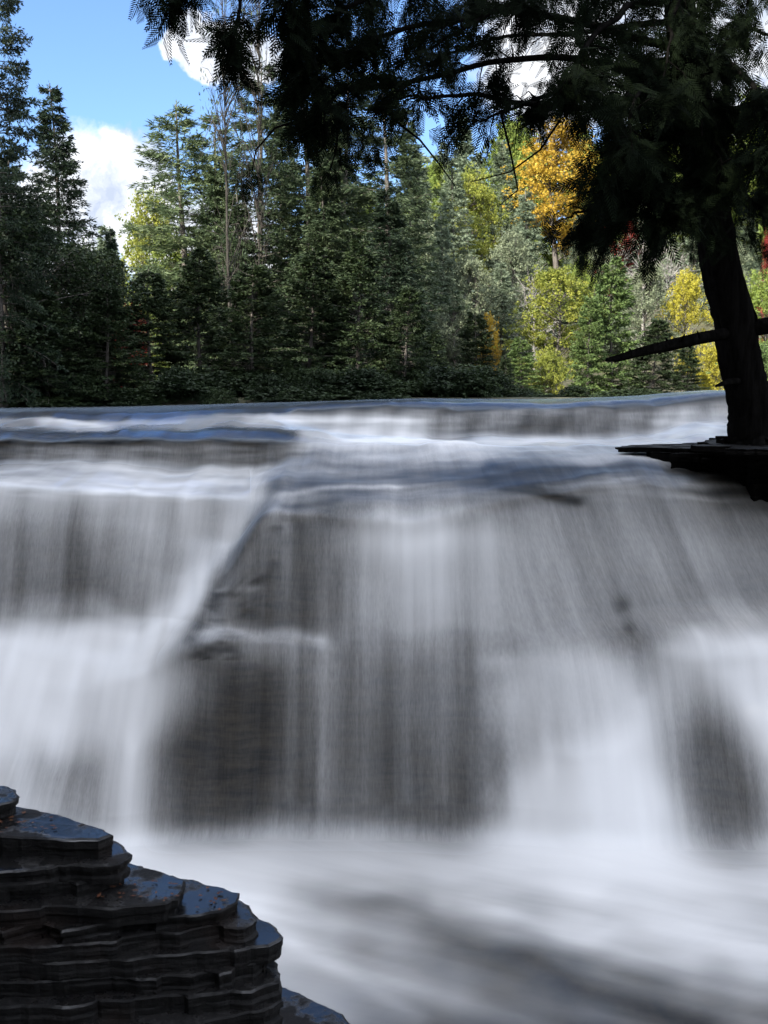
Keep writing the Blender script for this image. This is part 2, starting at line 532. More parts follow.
# gentle relief along the flow
arc = np.concatenate([np.zeros((nx, 1)), np.cumsum(np.linalg.norm(np.diff(W, axis=1), axis=2), 1)], 1)
Xw = W[..., 0]
flat = np.clip((np.gradient(W[..., 1], axis=1) / (np.linalg.norm(np.gradient(W, axis=1), axis=2) + 1e-9)) * -1, 0, 1)
ramp_in = np.clip((np.arange(ny) - 9) / 16, 0, 1)[None]
inpool = (np.arange(ny) >= nf)[None] * np.ones((nx, 1))
softpool = np.clip((np.arange(ny) - nf) / 30, 0, 1)[None] * np.ones((nx, 1))
softface = np.clip((nf - np.arange(ny)) / 22, 0, 1)[None] * np.ones((nx, 1))
bump = fbm(Xw * 1.1 + 3, arc * .55, 3, 5) * .045 * softface + fbm(Xw * 5, arc * .5, 2, 9) * .012 * softface
bump += softpool * fbm((Xw + W[..., 1] * 0.8) * .9, (Xw - W[..., 1] * .4) * .35, 3, 21) * .05
bump += softface * flat * fbm(Xw * .5, arc * 1.6, 2, 33) * .022
# standing waves over the two upper lips
lip = np.exp(-((PY - np.interp(PX, [0, 340, 520, 700], [415, 405, 403, 394])) / 8) ** 2) + np.exp(-((PY - 435) / 9) ** 2) * (PX < 300)
bump += lip * (fbm(Xw * .55 + 8, PY * .02, 2, 44) * .05)
N0 = np.cross(np.gradient(W, axis=0), np.gradient(W, axis=1))
N0 = unit(N0)
N0 *= np.where(N0[..., 2:3] + -N0[..., 1:2] < 0, -1, 1)
W = W + N0 * (bump * ramp_in)[..., None]
NRM = unit(np.cross(np.gradient(W, axis=0), np.gradient(W, axis=1)))
NRM *= np.where(NRM[..., 2:3] - NRM[..., 1:2] < 0, -1, 1)

# how thick the white water runs: estimates on a coarse lattice
LX = np.array([0, 64, 128, 192, 256, 320, 384, 448, 512, 576, 640, 704, 768], float)
LV = {
    395: [40, 40, 40, 45, 50, 50, 55, 50, 50, 60, 80, 110, 120],
    405: [45, 45, 50, 60, 70, 70, 90, 75, 70, 70, 85, 115, 130],
    415: [115, 125, 120, 125, 140, 140, 155, 125, 118, 116, 118, 138, 150],
    425: [105, 150, 112, 118, 142, 150, 158, 125, 116, 114, 118, 145, 160],
    434: [45, 50, 50, 55, 85, 180, 195, 140, 118, 112, 125, 165, 130],
    443: [60, 70, 80, 85, 90, 150, 212, 208, 198, 190, 182, 150, 90],
    452: [80, 100, 105, 105, 105, 110, 150, 160, 150, 150, 135, 150, 150],
    462: [95, 115, 120, 120, 125, 130, 100, 105, 115, 150, 160, 170, 160],
    472: [150, 160, 160, 160, 150, 85, 80, 85, 60, 50, 120, 110, 70],
    485: [178, 178, 178, 172, 140, 95, 105, 90, 55, 110, 120, 110, 55],
    500: [165, 158, 168, 168, 130, 95, 110, 115, 95, 120, 125, 115, 75],
    520: [150, 130, 158, 162, 110, 88, 150, 145, 135, 130, 125, 115, 110],
    550: [130, 112, 148, 150, 95, 92, 168, 166, 150, 132, 130, 126, 120],
    590: [118, 100, 130, 165, 80, 88, 152, 158, 147, 132, 126, 120, 118],
    620: [150, 140, 180, 170, 70, 88, 142, 150, 142, 136, 125, 138, 158],
    640: [208, 208, 212, 140, 95, 105, 120, 125, 130, 128, 118, 190, 202],
    670: [215, 215, 202, 90, 62, 112, 100, 110, 120, 130, 150, 205, 212],
    700: [205, 205, 192, 74, 58, 104, 96, 104, 106, 124, 165, 212, 215],
    735: [190, 168, 192, 66, 55, 100, 88, 96, 96, 114, 160, 205, 208],
    770: [182, 142, 188, 64, 54, 96, 82, 90, 94, 114, 160, 195, 190],
    815: [182, 150, 175, 72, 62, 92, 84, 88, 98, 116, 150, 175, 170],
    836: [195, 180, 190, 130, 115, 125, 120, 128, 138, 180, 188, 150, 150],
    850: [205, 205, 210, 205, 200, 196, 200, 205, 205, 208, 210, 205, 200],
    864: [205, 205, 206, 198, 190, 186, 190, 198, 200, 206, 208, 204, 198],
    880: [200, 200, 200, 200, 190, 152, 160, 168, 182, 205, 205, 200, 195],
    900: [200, 200, 200, 200, 190, 132, 118, 138, 162, 182, 190, 185, 190],
    925: [200, 200, 200, 200, 190, 152, 122, 112, 122, 152, 180, 185, 168],
    955: [190, 190, 190, 190, 180, 166, 140, 96, 80, 92, 132, 170, 175],
    985: [180, 180, 180, 180, 170, 152, 136, 110, 76, 70, 86, 130, 152],
    1020: [170, 170, 170, 170, 160, 150, 122, 100, 80, 66, 60, 76, 112],
    1100: [150, 150, 150, 150, 150, 140, 110, 90, 80, 70, 70, 80, 90],
}
LYs = np.array(sorted(LV), float)
LT = np.array([LV[int(y)] for y in LYs], float)


def lattice(px, py):
    px = np.clip(px, LX[0], LX[-1])
    py = np.clip(py, LYs[0], LYs[-1])
    i = np.clip(np.searchsorted(LX, px, 'right') - 1, 0, len(LX) - 2)
    j = np.clip(np.searchsorted(LYs, py, 'right') - 1, 0, len(LYs) - 2)
    a = (px - LX[i]) / (LX[i + 1] - LX[i])
    b = (py - LYs[j]) / (LYs[j + 1] - LYs[j])
    a, b = a * a * (3 - 2 * a), b * b * (3 - 2 * b)
    return (LT[j, i] * (1 - a) + LT[j, i + 1] * a) * (1 - b) + (LT[j + 1, i] * (1 - a) + LT[j + 1, i + 1] * a) * b


wx = PX + 13 * vnoise(PX / 45, PY / 90, 3)
wy = PY + np.interp(PY, [480, 560], [3, 13]) * vnoise(PX / 45, PY / 60, 4)
LUM = lattice(wx, wy)


def blob(x, y, rx, ry, amt, rot=0.0):
    global LUM
    c, s = math.cos(rot), math.sin(rot)
    dx, dy = PX - x, PY - y
    LUM = LUM + amt * np.exp(-((dx * c + dy * s) / rx) ** 2 - ((-dx * s + dy * c) / ry) ** 2)


def streamline(pts, wid, amt):
    """a band of thicker (or thinner) water along a path"""
    global LUM
    best = np.full(PX.shape, 1e9)
    for (x0, y0), (x1, y1) in zip(pts, pts[1:]):
        dx, dy = x1 - x0, y1 - y0
        t = np.clip(((PX - x0) * dx + (PY - y0) * dy) / (dx * dx + dy * dy), 0, 1)
        best = np.minimum(best, (PX - x0 - t * dx) ** 2 + (PY - y0 - t * dy) ** 2)
    LUM = LUM + amt * np.exp(-best / wid ** 2)


def dome(x, y, rx, ry, soft, val, rot=0.0):
    """a rounded mound of water (or a thin place) with a soft rim"""
    global LUM
    c, q = math.cos(rot), math.sin(rot)
    dx, dy = PX - x, PY - y
    r = np.sqrt(((dx * c + dy * q) / rx) ** 2 + ((-dx * q + dy * c) / ry) ** 2) + .07 * vnoise(PX / 30, PY / 40, int(x))
    m_ = np.clip((1 + soft - r) / (2 * soft), 0, 1)
    m_ = m_ * m_ * (3 - 2 * m_) * (PY < 868)
    LUM = LUM * (1 - m_) + val * m_


dome(590, 862, 90, 188, .32, 213)
dome(560, 700, 62, 50, .5, 172)
dome(718, 780, 42, 86, .62, 92, -.36)
dome(60, 690, 120, 62, .4, 214)
streamline([(142, 690), (138, 760), (134, 840)], 13, 35)
blob(92, 765, 26, 60, -30)
streamline([(274, 486), (252, 530), (228, 572), (205, 615), (192, 640)], 8, -60)
LUM = LUM - 60 * np.clip(fbm(PX / 13, PY / 11, 3, 77), 0, 1) * np.exp(-((PX - np.interp(PY, [486, 640], [286, 215])) / 22) ** 2) * ((PY > 470) & (PY < 660))
for sx, amp in ((285, 18), (300, -14), (318, 16), (362, 16), (385, -16), (405, 14), (440, 16), (462, -14), (488, 12)):
    streamline([(sx, 525), (sx + 3, 640), (sx + 2, 800)], 6, amp)
for sx, amp in ((20, -16), (45, 10), (75, -9), (100, 14), (150, 16), (172, -12), (190, 14), (215, -16)):
    streamline([(sx, 495), (sx + 1, 610)], 7, amp)
LUM = LUM + inpool * (26 * fbm(W[..., 1] * 1.3 + Xw * .6, Xw * .45 - W[..., 1] * .2, 3, 91) + 14 * fbm((W[..., 1] + .42 * Xw) * 4.5, Xw * .6, 3, 93)) * np.clip((PY - 856) / 40, 0, 1)
# thin and thick patches between the upper steps
LUM = LUM + 26 * fbm(PX / 60, PY / 7, 3, 95) * np.clip((PY - 392) / 6, 0, 1) * np.clip((505 - PY) / 15, 0, 1)

streamline([(258, 500), (230, 545), (200, 590), (165, 630)], 19, 50)
streamline([(200, 636), (228, 631), (256, 634), (290, 631), (322, 639)], 6, 30)
blob(270, 652, 40, 22, 22)
streamline([(275, 493), (330, 486), (400, 484)], 3, 45)
streamline([(218, 592), (258, 588)], 2.5, 40)
streamline([(280, 503), (340, 500)], 3.5, -35)
streamline([(335, 530), (325, 600), (326, 830)], 9, 22)
streamline([(345, 535), (345, 640)], 8, 15)
streamline([(420, 530), (425, 640)], 10, 14)
streamline([(505, 488), (540, 494), (578, 502)], 5, -100)
streamline([(490, 470), (520, 480), (600, 472), (660, 468), (768, 478)], 7, -75)
blob(622, 605, 7, 8, -45)
blob(628, 630, 6, 7, -30)
streamline([(585, 500), (610, 560), (632, 640), (640, 690)], 7, -16)
streamline([(645, 480), (668, 520), (690, 580)], 6, -14)
streamline([(660, 480), (685, 530), (700, 580)], 5, 12)
blob(410, 538, 75, 20, 32)
blob(415, 590, 85, 60, 14)
blob(670, 545, 110, 55, 16)
blob(500, 660, 26, 10, 22)
streamline([(470, 905), (560, 930), (650, 960), (768, 975)], 12, 18)
streamline([(430, 925), (520, 960), (600, 990), (700, 1020)], 14, -20)
streamline([(300, 890), (360, 905), (420, 900)], 12, -22)
streamline([(290, 945), (360, 985), (420, 1020)], 9, 20)
streamline([(-60, 415), (0, 414), (120, 413), (200, 410), (350, 404), (440, 402), (560, 402), (640, 398), (760, 393)], 5, -105)
streamline([(-60, 436), (0, 436), (130, 433), (210, 434), (292, 438)], 7, -110)
for i_, sx in enumerate(range(340, 740, 17)):
    streamline([(sx + 6, 408), (sx, 420), (sx - 8, 434)], 5, (16, -14, 8, -18, 20)[i_ % 5])
streamline([(250, 421), (330, 418), (420, 421)], 4, 30)
streamline([(40, 424), (75, 421), (110, 426)], 4, 45)
lin = lambda L: (np.clip(L, 0, 255) / 255.0) ** 2.2
LUM = np.where((np.arange(ny) < 12)[None], np.minimum(LUM, 34), LUM)
FOAM = np.clip(lin(LUM) / lin(222), 0.0, 1.0)
FOAM = np.clip(FOAM * 1.06 - 0.02, 0, 1)
FOAM = gauss(FOAM, 1.2, 0)
mist = np.exp(-((np.arange(ny) - nf) / 16.0) ** 2)[None]
FOAM = FOAM * (1 - mist) + gauss(gauss(FOAM, 9, 1), 4, 0) * mist
# flow coordinates
shear = np.interp(PX, [0, 480, 560, 640, 768], [0, 0, .30, .45, .40]) * np.clip((PY - 480) / 100, 0, 1.6) * .95
U = Xw - shear * .9
U = np.where(inpool > 0, (W[..., 1] + .42 * Xw) * .55, U)
V = np.where(inpool > 0, Xw * 1.0 - .42 * W[..., 1], arc)
face = 1 - flat
STK = np.clip(.15 + face * 1.0, 0, 1) * np.interp(FOAM, [0, .4, .7, .95], [1, .85, .35, .15])
STK = np.where((PY > 505) & (inpool < 1), np.maximum(STK, .8 * (1.1 - FOAM)), STK)
STK = np.where(inpool > 0, .24, STK)
STK = np.where((PY > 446) & (PY < 505) & (PX > 250), np.maximum(STK, .55), STK)
STK = gauss(STK, 4, 1)


def sub_sheet(name, mask, mat):
    """one piece of the flowing sheet; mask is per face"""
    idx = np.arange(nx * ny).reshape(nx, ny)
    q = np.stack([idx[:-1, :-1], idx[:-1, 1:], idx[1:, 1:], idx[1:, :-1]], -1)[mask]
    used, inv = np.unique(q, return_inverse=True)
    me = mesh_np(name, W.reshape(-1, 3)[used], inv.reshape(-1, 4), smooth=True)
    a = me.attributes.new('foam', 'FLOAT', 'POINT')
    a.data.foreach_set('value', FOAM.reshape(-1)[used].astype(np.float32))
    b = me.attributes.new('flow', 'FLOAT_VECTOR', 'POINT')
    fl = np.stack([U, V, STK], -1).reshape(-1, 3)[used].astype(np.float32)
    b.data.foreach_set('vector', fl.ravel())
    me.normals_split_custom_set_from_vertices(NRM.reshape(-1, 3)[used].tolist())
    return link(name, me, mat)


jj = np.repeat(np.arange(ny - 1)[None], nx - 1, 0)
fx, fy = PX[:-1, :-1], PY[:-1, :-1]
edge_x = np.interp(fy, [455, 480, 500, 560, 640, 700, 850], [292, 282, 268, 240, 200, 160, 150])
m_river = jj < bounds[1]
m_upper = (jj >= bounds[1]) & (jj < bounds[6])
m_pool = jj >= nf - 1
m_left = ~m_river & ~m_upper & ~m_pool & (fx < edge_x)
m_main = ~m_river & ~m_upper & ~m_pool & (fx >= edge_x)
tag(sub_sheet('river_water', m_river, M['water']), kind='structure')
tag(sub_sheet('pool_water', m_pool, M['water']), kind='structure')
tag(sub_sheet('waterfall', m_upper, M['water']), 'low upper cascade spilling over the far ledge with blue sky glints', 'waterfall')
tag(sub_sheet('waterfall', m_left, M['water']), 'left cascade falling grey then tumbling as a bright white mound', 'waterfall')
tag(sub_sheet('waterfall', m_main, M['water']), 'broad main fall veiling the dark block of rock in the middle', 'waterfall')


# ------------------------------------------------------------------ ground
def sstep(a, b, x):
    t = np.clip((x - a) / (b - a), 0, 1)
    return t * t * (3 - 2 * t)


def ground_h(x, y):
    x, y = np.asarray(x, float), np.asarray(y, float)
    nz = fbm(x * .12, y * .12, 4, 81)
    # channel and gorge
    up_bank = 3.2 + sstep(22.5, 25.5, y) * 1.0
    gorge = -1.2 + sstep(9.5, 13.5, y) * 4.2 * 1.0
    mid = np.where(y > 13.5, up_bank, gorge)
    side_l = sstep(-8.5, -13.5, x)
    side_r = sstep(8.5, 12.5, x)
    bank = 4.6 + nz * .5
    h = mid * (1 - np.maximum(side_l, side_r)) + bank * np.maximum(side_l, side_r)
    # wooded hill far right
    ang = x / np.maximum(np.abs(y), 1)
    hill = sstep(-.12, .12, ang) * sstep(36, 60, y) * np.clip(y - 36, 0, 75) * .22
    # unseen slope added behind and left of the camera to shade the falls
    back = sstep(-11, -34, x) * sstep(26, 6, y) * 12 + sstep(-6, -40, y) * 11
    # footing under the camera
    foot_ = sstep(2.4, 1.2, y) * sstep(3.2, 1.8, np.abs(x + 1.5)) * 3.5
    return np.maximum(h + hill + back + nz * .25 * sstep(24, 30, y), -1.2 + foot_ * 1.0 + 0 * x)


gx = np.concatenate([np.linspace(-900, -60, 22, endpoint=False), np.linspace(-60, 60, 161), np.linspace(60, 900, 23)[1:]])
gy = np.concatenate([np.linspace(-300, -40, 12, endpoint=False), np.linspace(-40, 110, 201), np.linspace(110, 1500, 22)[1:]])
GXX, GYY = np.meshgrid(gx, gy, indexing='ij')
gh = ground_h(GXX, GYY)
ii = np.arange(gh.size).reshape(gh.shape)
tag(link('ground', mesh_np('ground', np.stack([GXX, GYY, gh], -1).reshape(-1, 3), np.stack([ii[:-1, :-1], ii[1:, :-1], ii[1:, 1:], ii[:-1, 1:]], -1).reshape(-1, 4), smooth=True), M['ground']), kind='structure')


def gz(x, y):
    return float(ground_h(np.array([x]), np.array([y]))[0])


# ------------------------------------------------------------------ layered rock
def slab(outline, z, thick, seed, spacing=.018, jag=.02, dip=(0, 0)):
    """a broken rock layer: returns verts, quads, tris (top at z)"""
    rng = np.random.RandomState(seed)
    pts = np.array(outline, float)
    out = []
    for p, q in zip(pts, np.roll(pts, -1, 0)):
        L = np.linalg.norm(q - p)
        n = max(1, min(120, int(L / spacing)))
        out.append(p + (q - p) * np.linspace(0, 1, n, endpoint=False)[:, None])
    o = np.concatenate(out)
    s = np.cumsum(np.r_[0, np.linalg.norm(np.diff(o, axis=0), axis=1)])
    tan = np.roll(o, -1, 0) - np.roll(o, 1, 0)
    nrm = unit(np.stack([tan[:, 1], -tan[:, 0]], -1))
    tot = s[-1] + .1
    kn = np.cumsum(rng.uniform(.05, .40, 400))
    kn = np.r_[0, kn[kn < tot], tot]
    kv = (rng.rand(len(kn)) - .5) * 3.2 * jag
    kv[-1] = kv[0]
    jump = np.repeat((rng.rand(len(kn)) - .5) * jag * 2.2, 1)[np.clip(np.searchsorted(kn, s) - 1, 0, len(kn) - 1)]
    off = np.interp(s, kn, kv) + jump + jag * .35 * fbm(s * 16, 0 * s + seed, 3, seed)
    rings = []
    nlam = max(2, int(thick / rng.uniform(.022, .042)))
    if thick > .3:
        nlam = 10
    prof = [(-.012, 0.0), (-.001, -.006 / thick)]
    for i in range(nlam):
        h0, h1 = -(i + .15) / nlam, -(i + .85) / nlam
        d_ = rng.uniform(-.020, .012) if i else 0.0
        prof += [(d_, h0), (d_ - rng.uniform(0, .005), h1)]
    prof[-1] = (prof[-1][0], -1.0)
    prof = [prof[0]] + [q for q in prof[1:] if True]
    for i, (ins, hz) in enumerate(prof):
        lam = (i - 2) // 2
        w = off * (1 if i else .9) + ins
        if i > 1:
            kn2 = np.linspace(0, tot, max(4, int(tot / .19)))
            rv = np.random.RandomState(seed * 31 + lam).uniform(-1, 1, len(kn2))
            w = w + jag * .45 * np.interp(s, kn2, rv)
        xy = o + nrm * w[:, None]
        zz_ = z + hz * thick + dip[0] * (xy[:, 0] - pts[:, 0].max()) + dip[1] * (xy[:, 1] - pts[:, 1].min()) + .002 * fbm(xy[:, 0] * 6, xy[:, 1] * 6, 3, seed + 9)
        rings.append(np.column_stack([xy, zz_]))
    n = len(o)
    V_ = np.concatenate(rings + [np.array([[*rings[0][:, :2].mean(0), rings[0][:, 2].mean()]])])
    q = []
    for i in range(len(prof) - 1):
        a_ = i * n + np.arange(n)
        b_ = i * n + (np.arange(n) + 1) % n
        q.append(np.stack([a_, a_ + n, b_ + n, b_], -1))
    # top: grid-free fan ring by ring towards the middle
    c = len(V_) - 1
    t = np.stack([np.full(n, c), np.arange(n), (np.arange(n) + 1) % n], -1)
    return V_, np.concatenate(q), t


def rock_thing(name, layers, mat, label, cat):
    V_, Q_, T_, n = [], [], [], 0
    for L in layers:
        v, q, t = slab(*L[:4], **(L[4] if len(L) > 4 else {}))
        V_.append(v)
        Q_.append(q + n)
        T_.append(t + n)
        n += len(v)
    o = link(name, mesh_np(name, np.concatenate(V_), np.concatenate(Q_), np.concatenate(T_)), mat)
    return tag(o, label, cat)


def outl(front, back, z):
    """layer outline from where its top edge shows, taken to height z"""
    f = [PZ(x, y, z) for x, y in front]
    b = [PZ(x, y, z) for x, y in back]
    left_f, left_b = f[0], b[-1]
    pts = [(-3.6, left_f.y - .10)] + [(p.x, p.y) for p in f] + [(p.x, p.y) for p in b] + [(-3.6, left_b.y + .5)]
    return pts


LAY = [
    (2.060, [(-80, 838), (0, 835), (60, 838), (98, 839), (112, 834)], [(96, 826), (62, 817), (30, 811), (0, 805), (-80, 793)]),
    (1.965, [(-80, 874), (0, 870), (60, 869), (92, 866), (118, 862), (127, 854)], [(120, 845), (100, 836), (60, 828), (-80, 812)]),
    (1.885, [(-80, 893), (0, 888), (40, 886), (75, 880), (100, 874), (122, 870)], [(118, 860), (90, 850), (-80, 830)]),
    (1.820, [(-80, 916), (0, 912), (60, 909), (112, 909), (165, 903), (187, 891)], [(186, 880), (160, 871), (128, 864), (60, 850), (-80, 832)]),
    (1.735, [(-80, 936), (0, 930), (80, 927), (160, 919), (218, 912), (242, 903)], [(240, 892), (208, 886), (185, 878), (100, 862), (-80, 845)]),
    (1.670, [(-80, 948), (50, 943), (130, 938), (200, 931), (240, 925), (253, 916)], [(248, 905), (232, 897), (100, 875), (-80, 860)]),
    (1.595, [(-80, 968), (60, 961), (150, 956), (230, 951), (268, 945), (279, 936)], [(271, 925), (250, 911), (100, 888), (-80, 870)]),
    (1.515, [(-80, 988), (60, 981), (190, 976), (256, 968), (277, 958)], [(277, 945), (262, 930), (100, 900), (-80, 885)]),
    (1.440, [(-80, 1008), (80, 1003), (180, 997), (250, 989), (272, 980)], [(270, 965), (254, 950), (100, 915), (-80, 900)]),
    (1.355, [(-80, 1034), (100, 1030), (200, 1022), (266, 1011), (285, 1000)], [(281, 988), (262, 972), (100, 935), (-80, 920)]),
    (1.250, [(-80, 1064), (100, 1060), (200, 1050), (262, 1040), (280, 1028)], [(276, 1012), (255, 996), (100, 960), (-80, 940)]),
    (1.120, [(-80, 1094), (100, 1090), (200, 1082), (272, 1070), (288, 1056)], [(282, 1036), (255, 1016), (100, 980), (-80, 960)]),
    (0.960, [(-80, 1130), (100, 1124), (200, 1114), (280, 1104), (292, 1086)], [(286, 1066), (255, 1040), (100, 1000), (-80, 980)]),
    (0.700, [(-80, 1180), (100, 1174), (220, 1164), (290, 1150), (300, 1130)], [(290, 1106), (255, 1076), (100, 1030), (-80, 1000)]),
]
layers = []
for i, (z, f, b) in enumerate(LAY):
    nz_ = LAY[i + 1][0] if i + 1 < len(LAY) else -.6
    layers.append((outl(f, b, z), z, z - nz_ + .015, 100 + i * 7, dict(jag=(.016, .026, .02)[i % 3])))
rock_thing('rock_outcrop', layers, M['slate'], 'dark layered wet slate outcrop rising in steps beside the pool', 'rock')
rock_thing('loose_rock', [(outl([(-60, 806), (0, 803), (10, 801), (16, 796)], [(13, 789), (2, 786), (-60, 780)], 2.150), 2.150, .084, 311)],
           M['slate'], 'small square dark block resting on the top step of the outcrop', 'rock')
led = [PZ(x, y, .80) for x, y in [(225, 1075), (290, 1062), (345, 1046), (358, 1030), (341, 1014), (304, 998), (284, 988), (225, 978)]]
rock_thing('rock_ledge', [([(p.x, p.y) for p in led], .80, .10, 411), ([(p.x - .03, p.y - .05) for p in led], .70, .9, 412)], M['slate'],
           'low pointed wet ledge at the foot of the outcrop by the water', 'rock')
# shelf under the leaning tree
sh = [(622, 447), (650, 447.6), (690, 448.2), (722, 449.5), (742, 451.5), (780, 452.5), (900, 453), (900, 436), (790, 436), (740, 438), (700, 442), (665, 444), (636, 445)]
shz = P(700, 446, 12.0).z
shp = [PZ(x, y, shz) for x, y in sh]
up_ = [PZ(x, y, shz + .06) for x, y in [(700, 445), (726, 447), (745, 449), (790, 450), (900, 451), (900, 432), (790, 433), (735, 434), (712, 438)]]
rock_thing('rock_shelf', [([(p.x, p.y) for p in shp], shz, .06, 511, dict(spacing=.03, jag=.05)), ([(p.x, p.y) for p in up_], shz + .06, .06, 512, dict(spacing=.03, jag=.06)), ([(3.05, 11.75), (3.3, 11.3), (3.75, 10.95), (4.3, 10.85), (5.5, 10.9), (5.5, 12.2), (4.2, 12.1), (3.5, 12.0)], shz - .05, .5, 513, dict(spacing=.03, jag=.07)), ([(3.75, 11.3), (4.05, 11.0), (4.5, 10.95), (4.9, 11.2), (4.6, 11.6), (4.0, 11.6)], shz + .14, .10, 514, dict(spacing=.03, jag=.06))],
           M['shelf'], 'black wet rock shelf under the roots of the leaning tree', 'rock')

# fallen leaves on the outcrop
pts, dirs, rng = [], [], np.random.RandomState(5)
for zone, z, n in (([(75, 880), (175, 900)], 1.83, 30), ([(0, 812), (60, 832)], 2.07, 16), ([(190, 888), (236, 908)], 1.745, 10)):
    for i in range(n):
        p = PZ(rng.uniform(zone[0][0], zone[1][0]), rng.uniform(zone[0][1], zone[1][1]), z)
        pts.append(tuple(p))
        a_ = rng.uniform(0, 6.28)
        dirs.append((math.cos(a_), math.sin(a_), rng.uniform(-.1, .25)))
lv = leaf_quads(pts, dirs, rng.uniform(.018, .038, len(pts)), rng.uniform(.010, .022, len(pts)), rng, np.tile([[.1, .05, 1.0]], (len(pts), 1)))
M['fallen'] = leaf_mat('fallen_leaves', [(.035, .014, .009), (.075, .028, .014), (.13, .06, .025)], .1)
tag(link('fallen_leaves', crown_mesh('fallen_leaves', [lv]), M['fallen']), 'small brown and orange fallen leaves scattered on the wet rock steps', 'leaf litter', kind='stuff')


# ------------------------------------------------------------------ trees: each kind grown once at real size
def conifer(name, H, R, seed, dz=.32, per=6, low=.06, droop=.35, rise=.15, tw=.34, nl=6, leaf=(.17, .04), inner=.12, power=.85, ragged=.3, thin=0.0, trunk_r=None):
    rng = np.random.RandomState(seed)
    T = Tubes()
    tr = trunk_r or H * .011
    hs = np.linspace(0, H, 9)
    bend = np.column_stack([.10 * np.sin(hs * .5 + seed), .10 * np.cos(hs * .4 + seed), hs])
    bend[:, :2] -= bend[0, :2]
    T.add(bend, np.interp(hs, [0, H * .1, H], [tr * 1.5, tr, tr * .12]), 7)
    chunks = []
    z = H * low
    while z < H - .15:
        rel = (z / H - low) / (1 - low)
        for b in range(per if rel < .9 else 4):
            if rng.rand() < thin:
                continue
            az = rng.uniform(0, 2 * math.pi)
            L = R * (1 - rel) ** power * rng.uniform(1 - ragged, 1.05) + .12
            zb = z + rng.uniform(-.5, .5) * dz
            n = max(4, int(L / .22))
            t = np.linspace(0, 1, n)
            rad = t * L
            up = rise * (.4 + rel) * rad - droop * (1 - rel * .7) * rad ** 2 / max(R, .1) * .8 + .10 * np.maximum(0, t - .6) * L
            az_t = az + .15 * t * rng.uniform(-1, 1)
            cx = np.interp(zb, hs, bend[:, 0])
            cy = np.interp(zb, hs, bend[:, 1])
            pts = np.column_stack([cx + np.cos(az_t) * rad, cy + np.sin(az_t) * rad, zb + up])
            T.add(pts, np.linspace(max(.010, L * .012), .004, n), 3)
            # twigs both sides
            nt = max(12, int(L * 15))
            ts = rng.uniform(inner, 1, nt)
            base = np.column_stack([np.interp(ts, t, pts[:, c]) for c in range(3)])
            outd = np.array([math.cos(az), math.sin(az), 0])
            sided = np.array([-math.sin(az), math.cos(az), 0])
            sg = np.where(rng.rand(nt) < .5, -1, 1)[:, None]
            td = unit(outd * rng.uniform(.5, 1.1, (nt, 1)) + sided * sg * rng.uniform(.3, 1.0, (nt, 1)) + np.array([0, 0, 1]) * rng.uniform(-.45, .15, (nt, 1)))
            tl = tw * (1.15 - ts * .7) * rng.uniform(.6, 1.3, nt) * min(1, .45 + L * .5)
            m = nl
            fr = np.tile(np.linspace(.1, 1, m), nt)
            bb = np.repeat(base, m, 0)
            dd = np.repeat(td, m, 0)
            p = bb + dd * (fr * np.repeat(tl, m))[:, None] + rng.randn(nt * m, 3) * .02
            d = dd + rng.randn(nt * m, 3) * .45
            k_ = len(p)
            chunks.append(leaf_quads(p, d, leaf[0] * rng.uniform(.6, 1.3, k_), leaf[1] * rng.uniform(.7, 1.4, k_), rng))
        z += dz * rng.uniform(.7, 1.3)
    # leader
    p = np.column_stack([np.full(20, bend[-1, 0]), np.full(20, bend[-1, 1]), np.linspace(H - .5, H, 20)])
    chunks.append(leaf_quads(p, rng.randn(20, 3) * .5 + np.array([0, 0, .8]), leaf[0], leaf[1], rng))
    return T.mesh(name + '_trunk'), crown_mesh(name + '_crown', chunks)


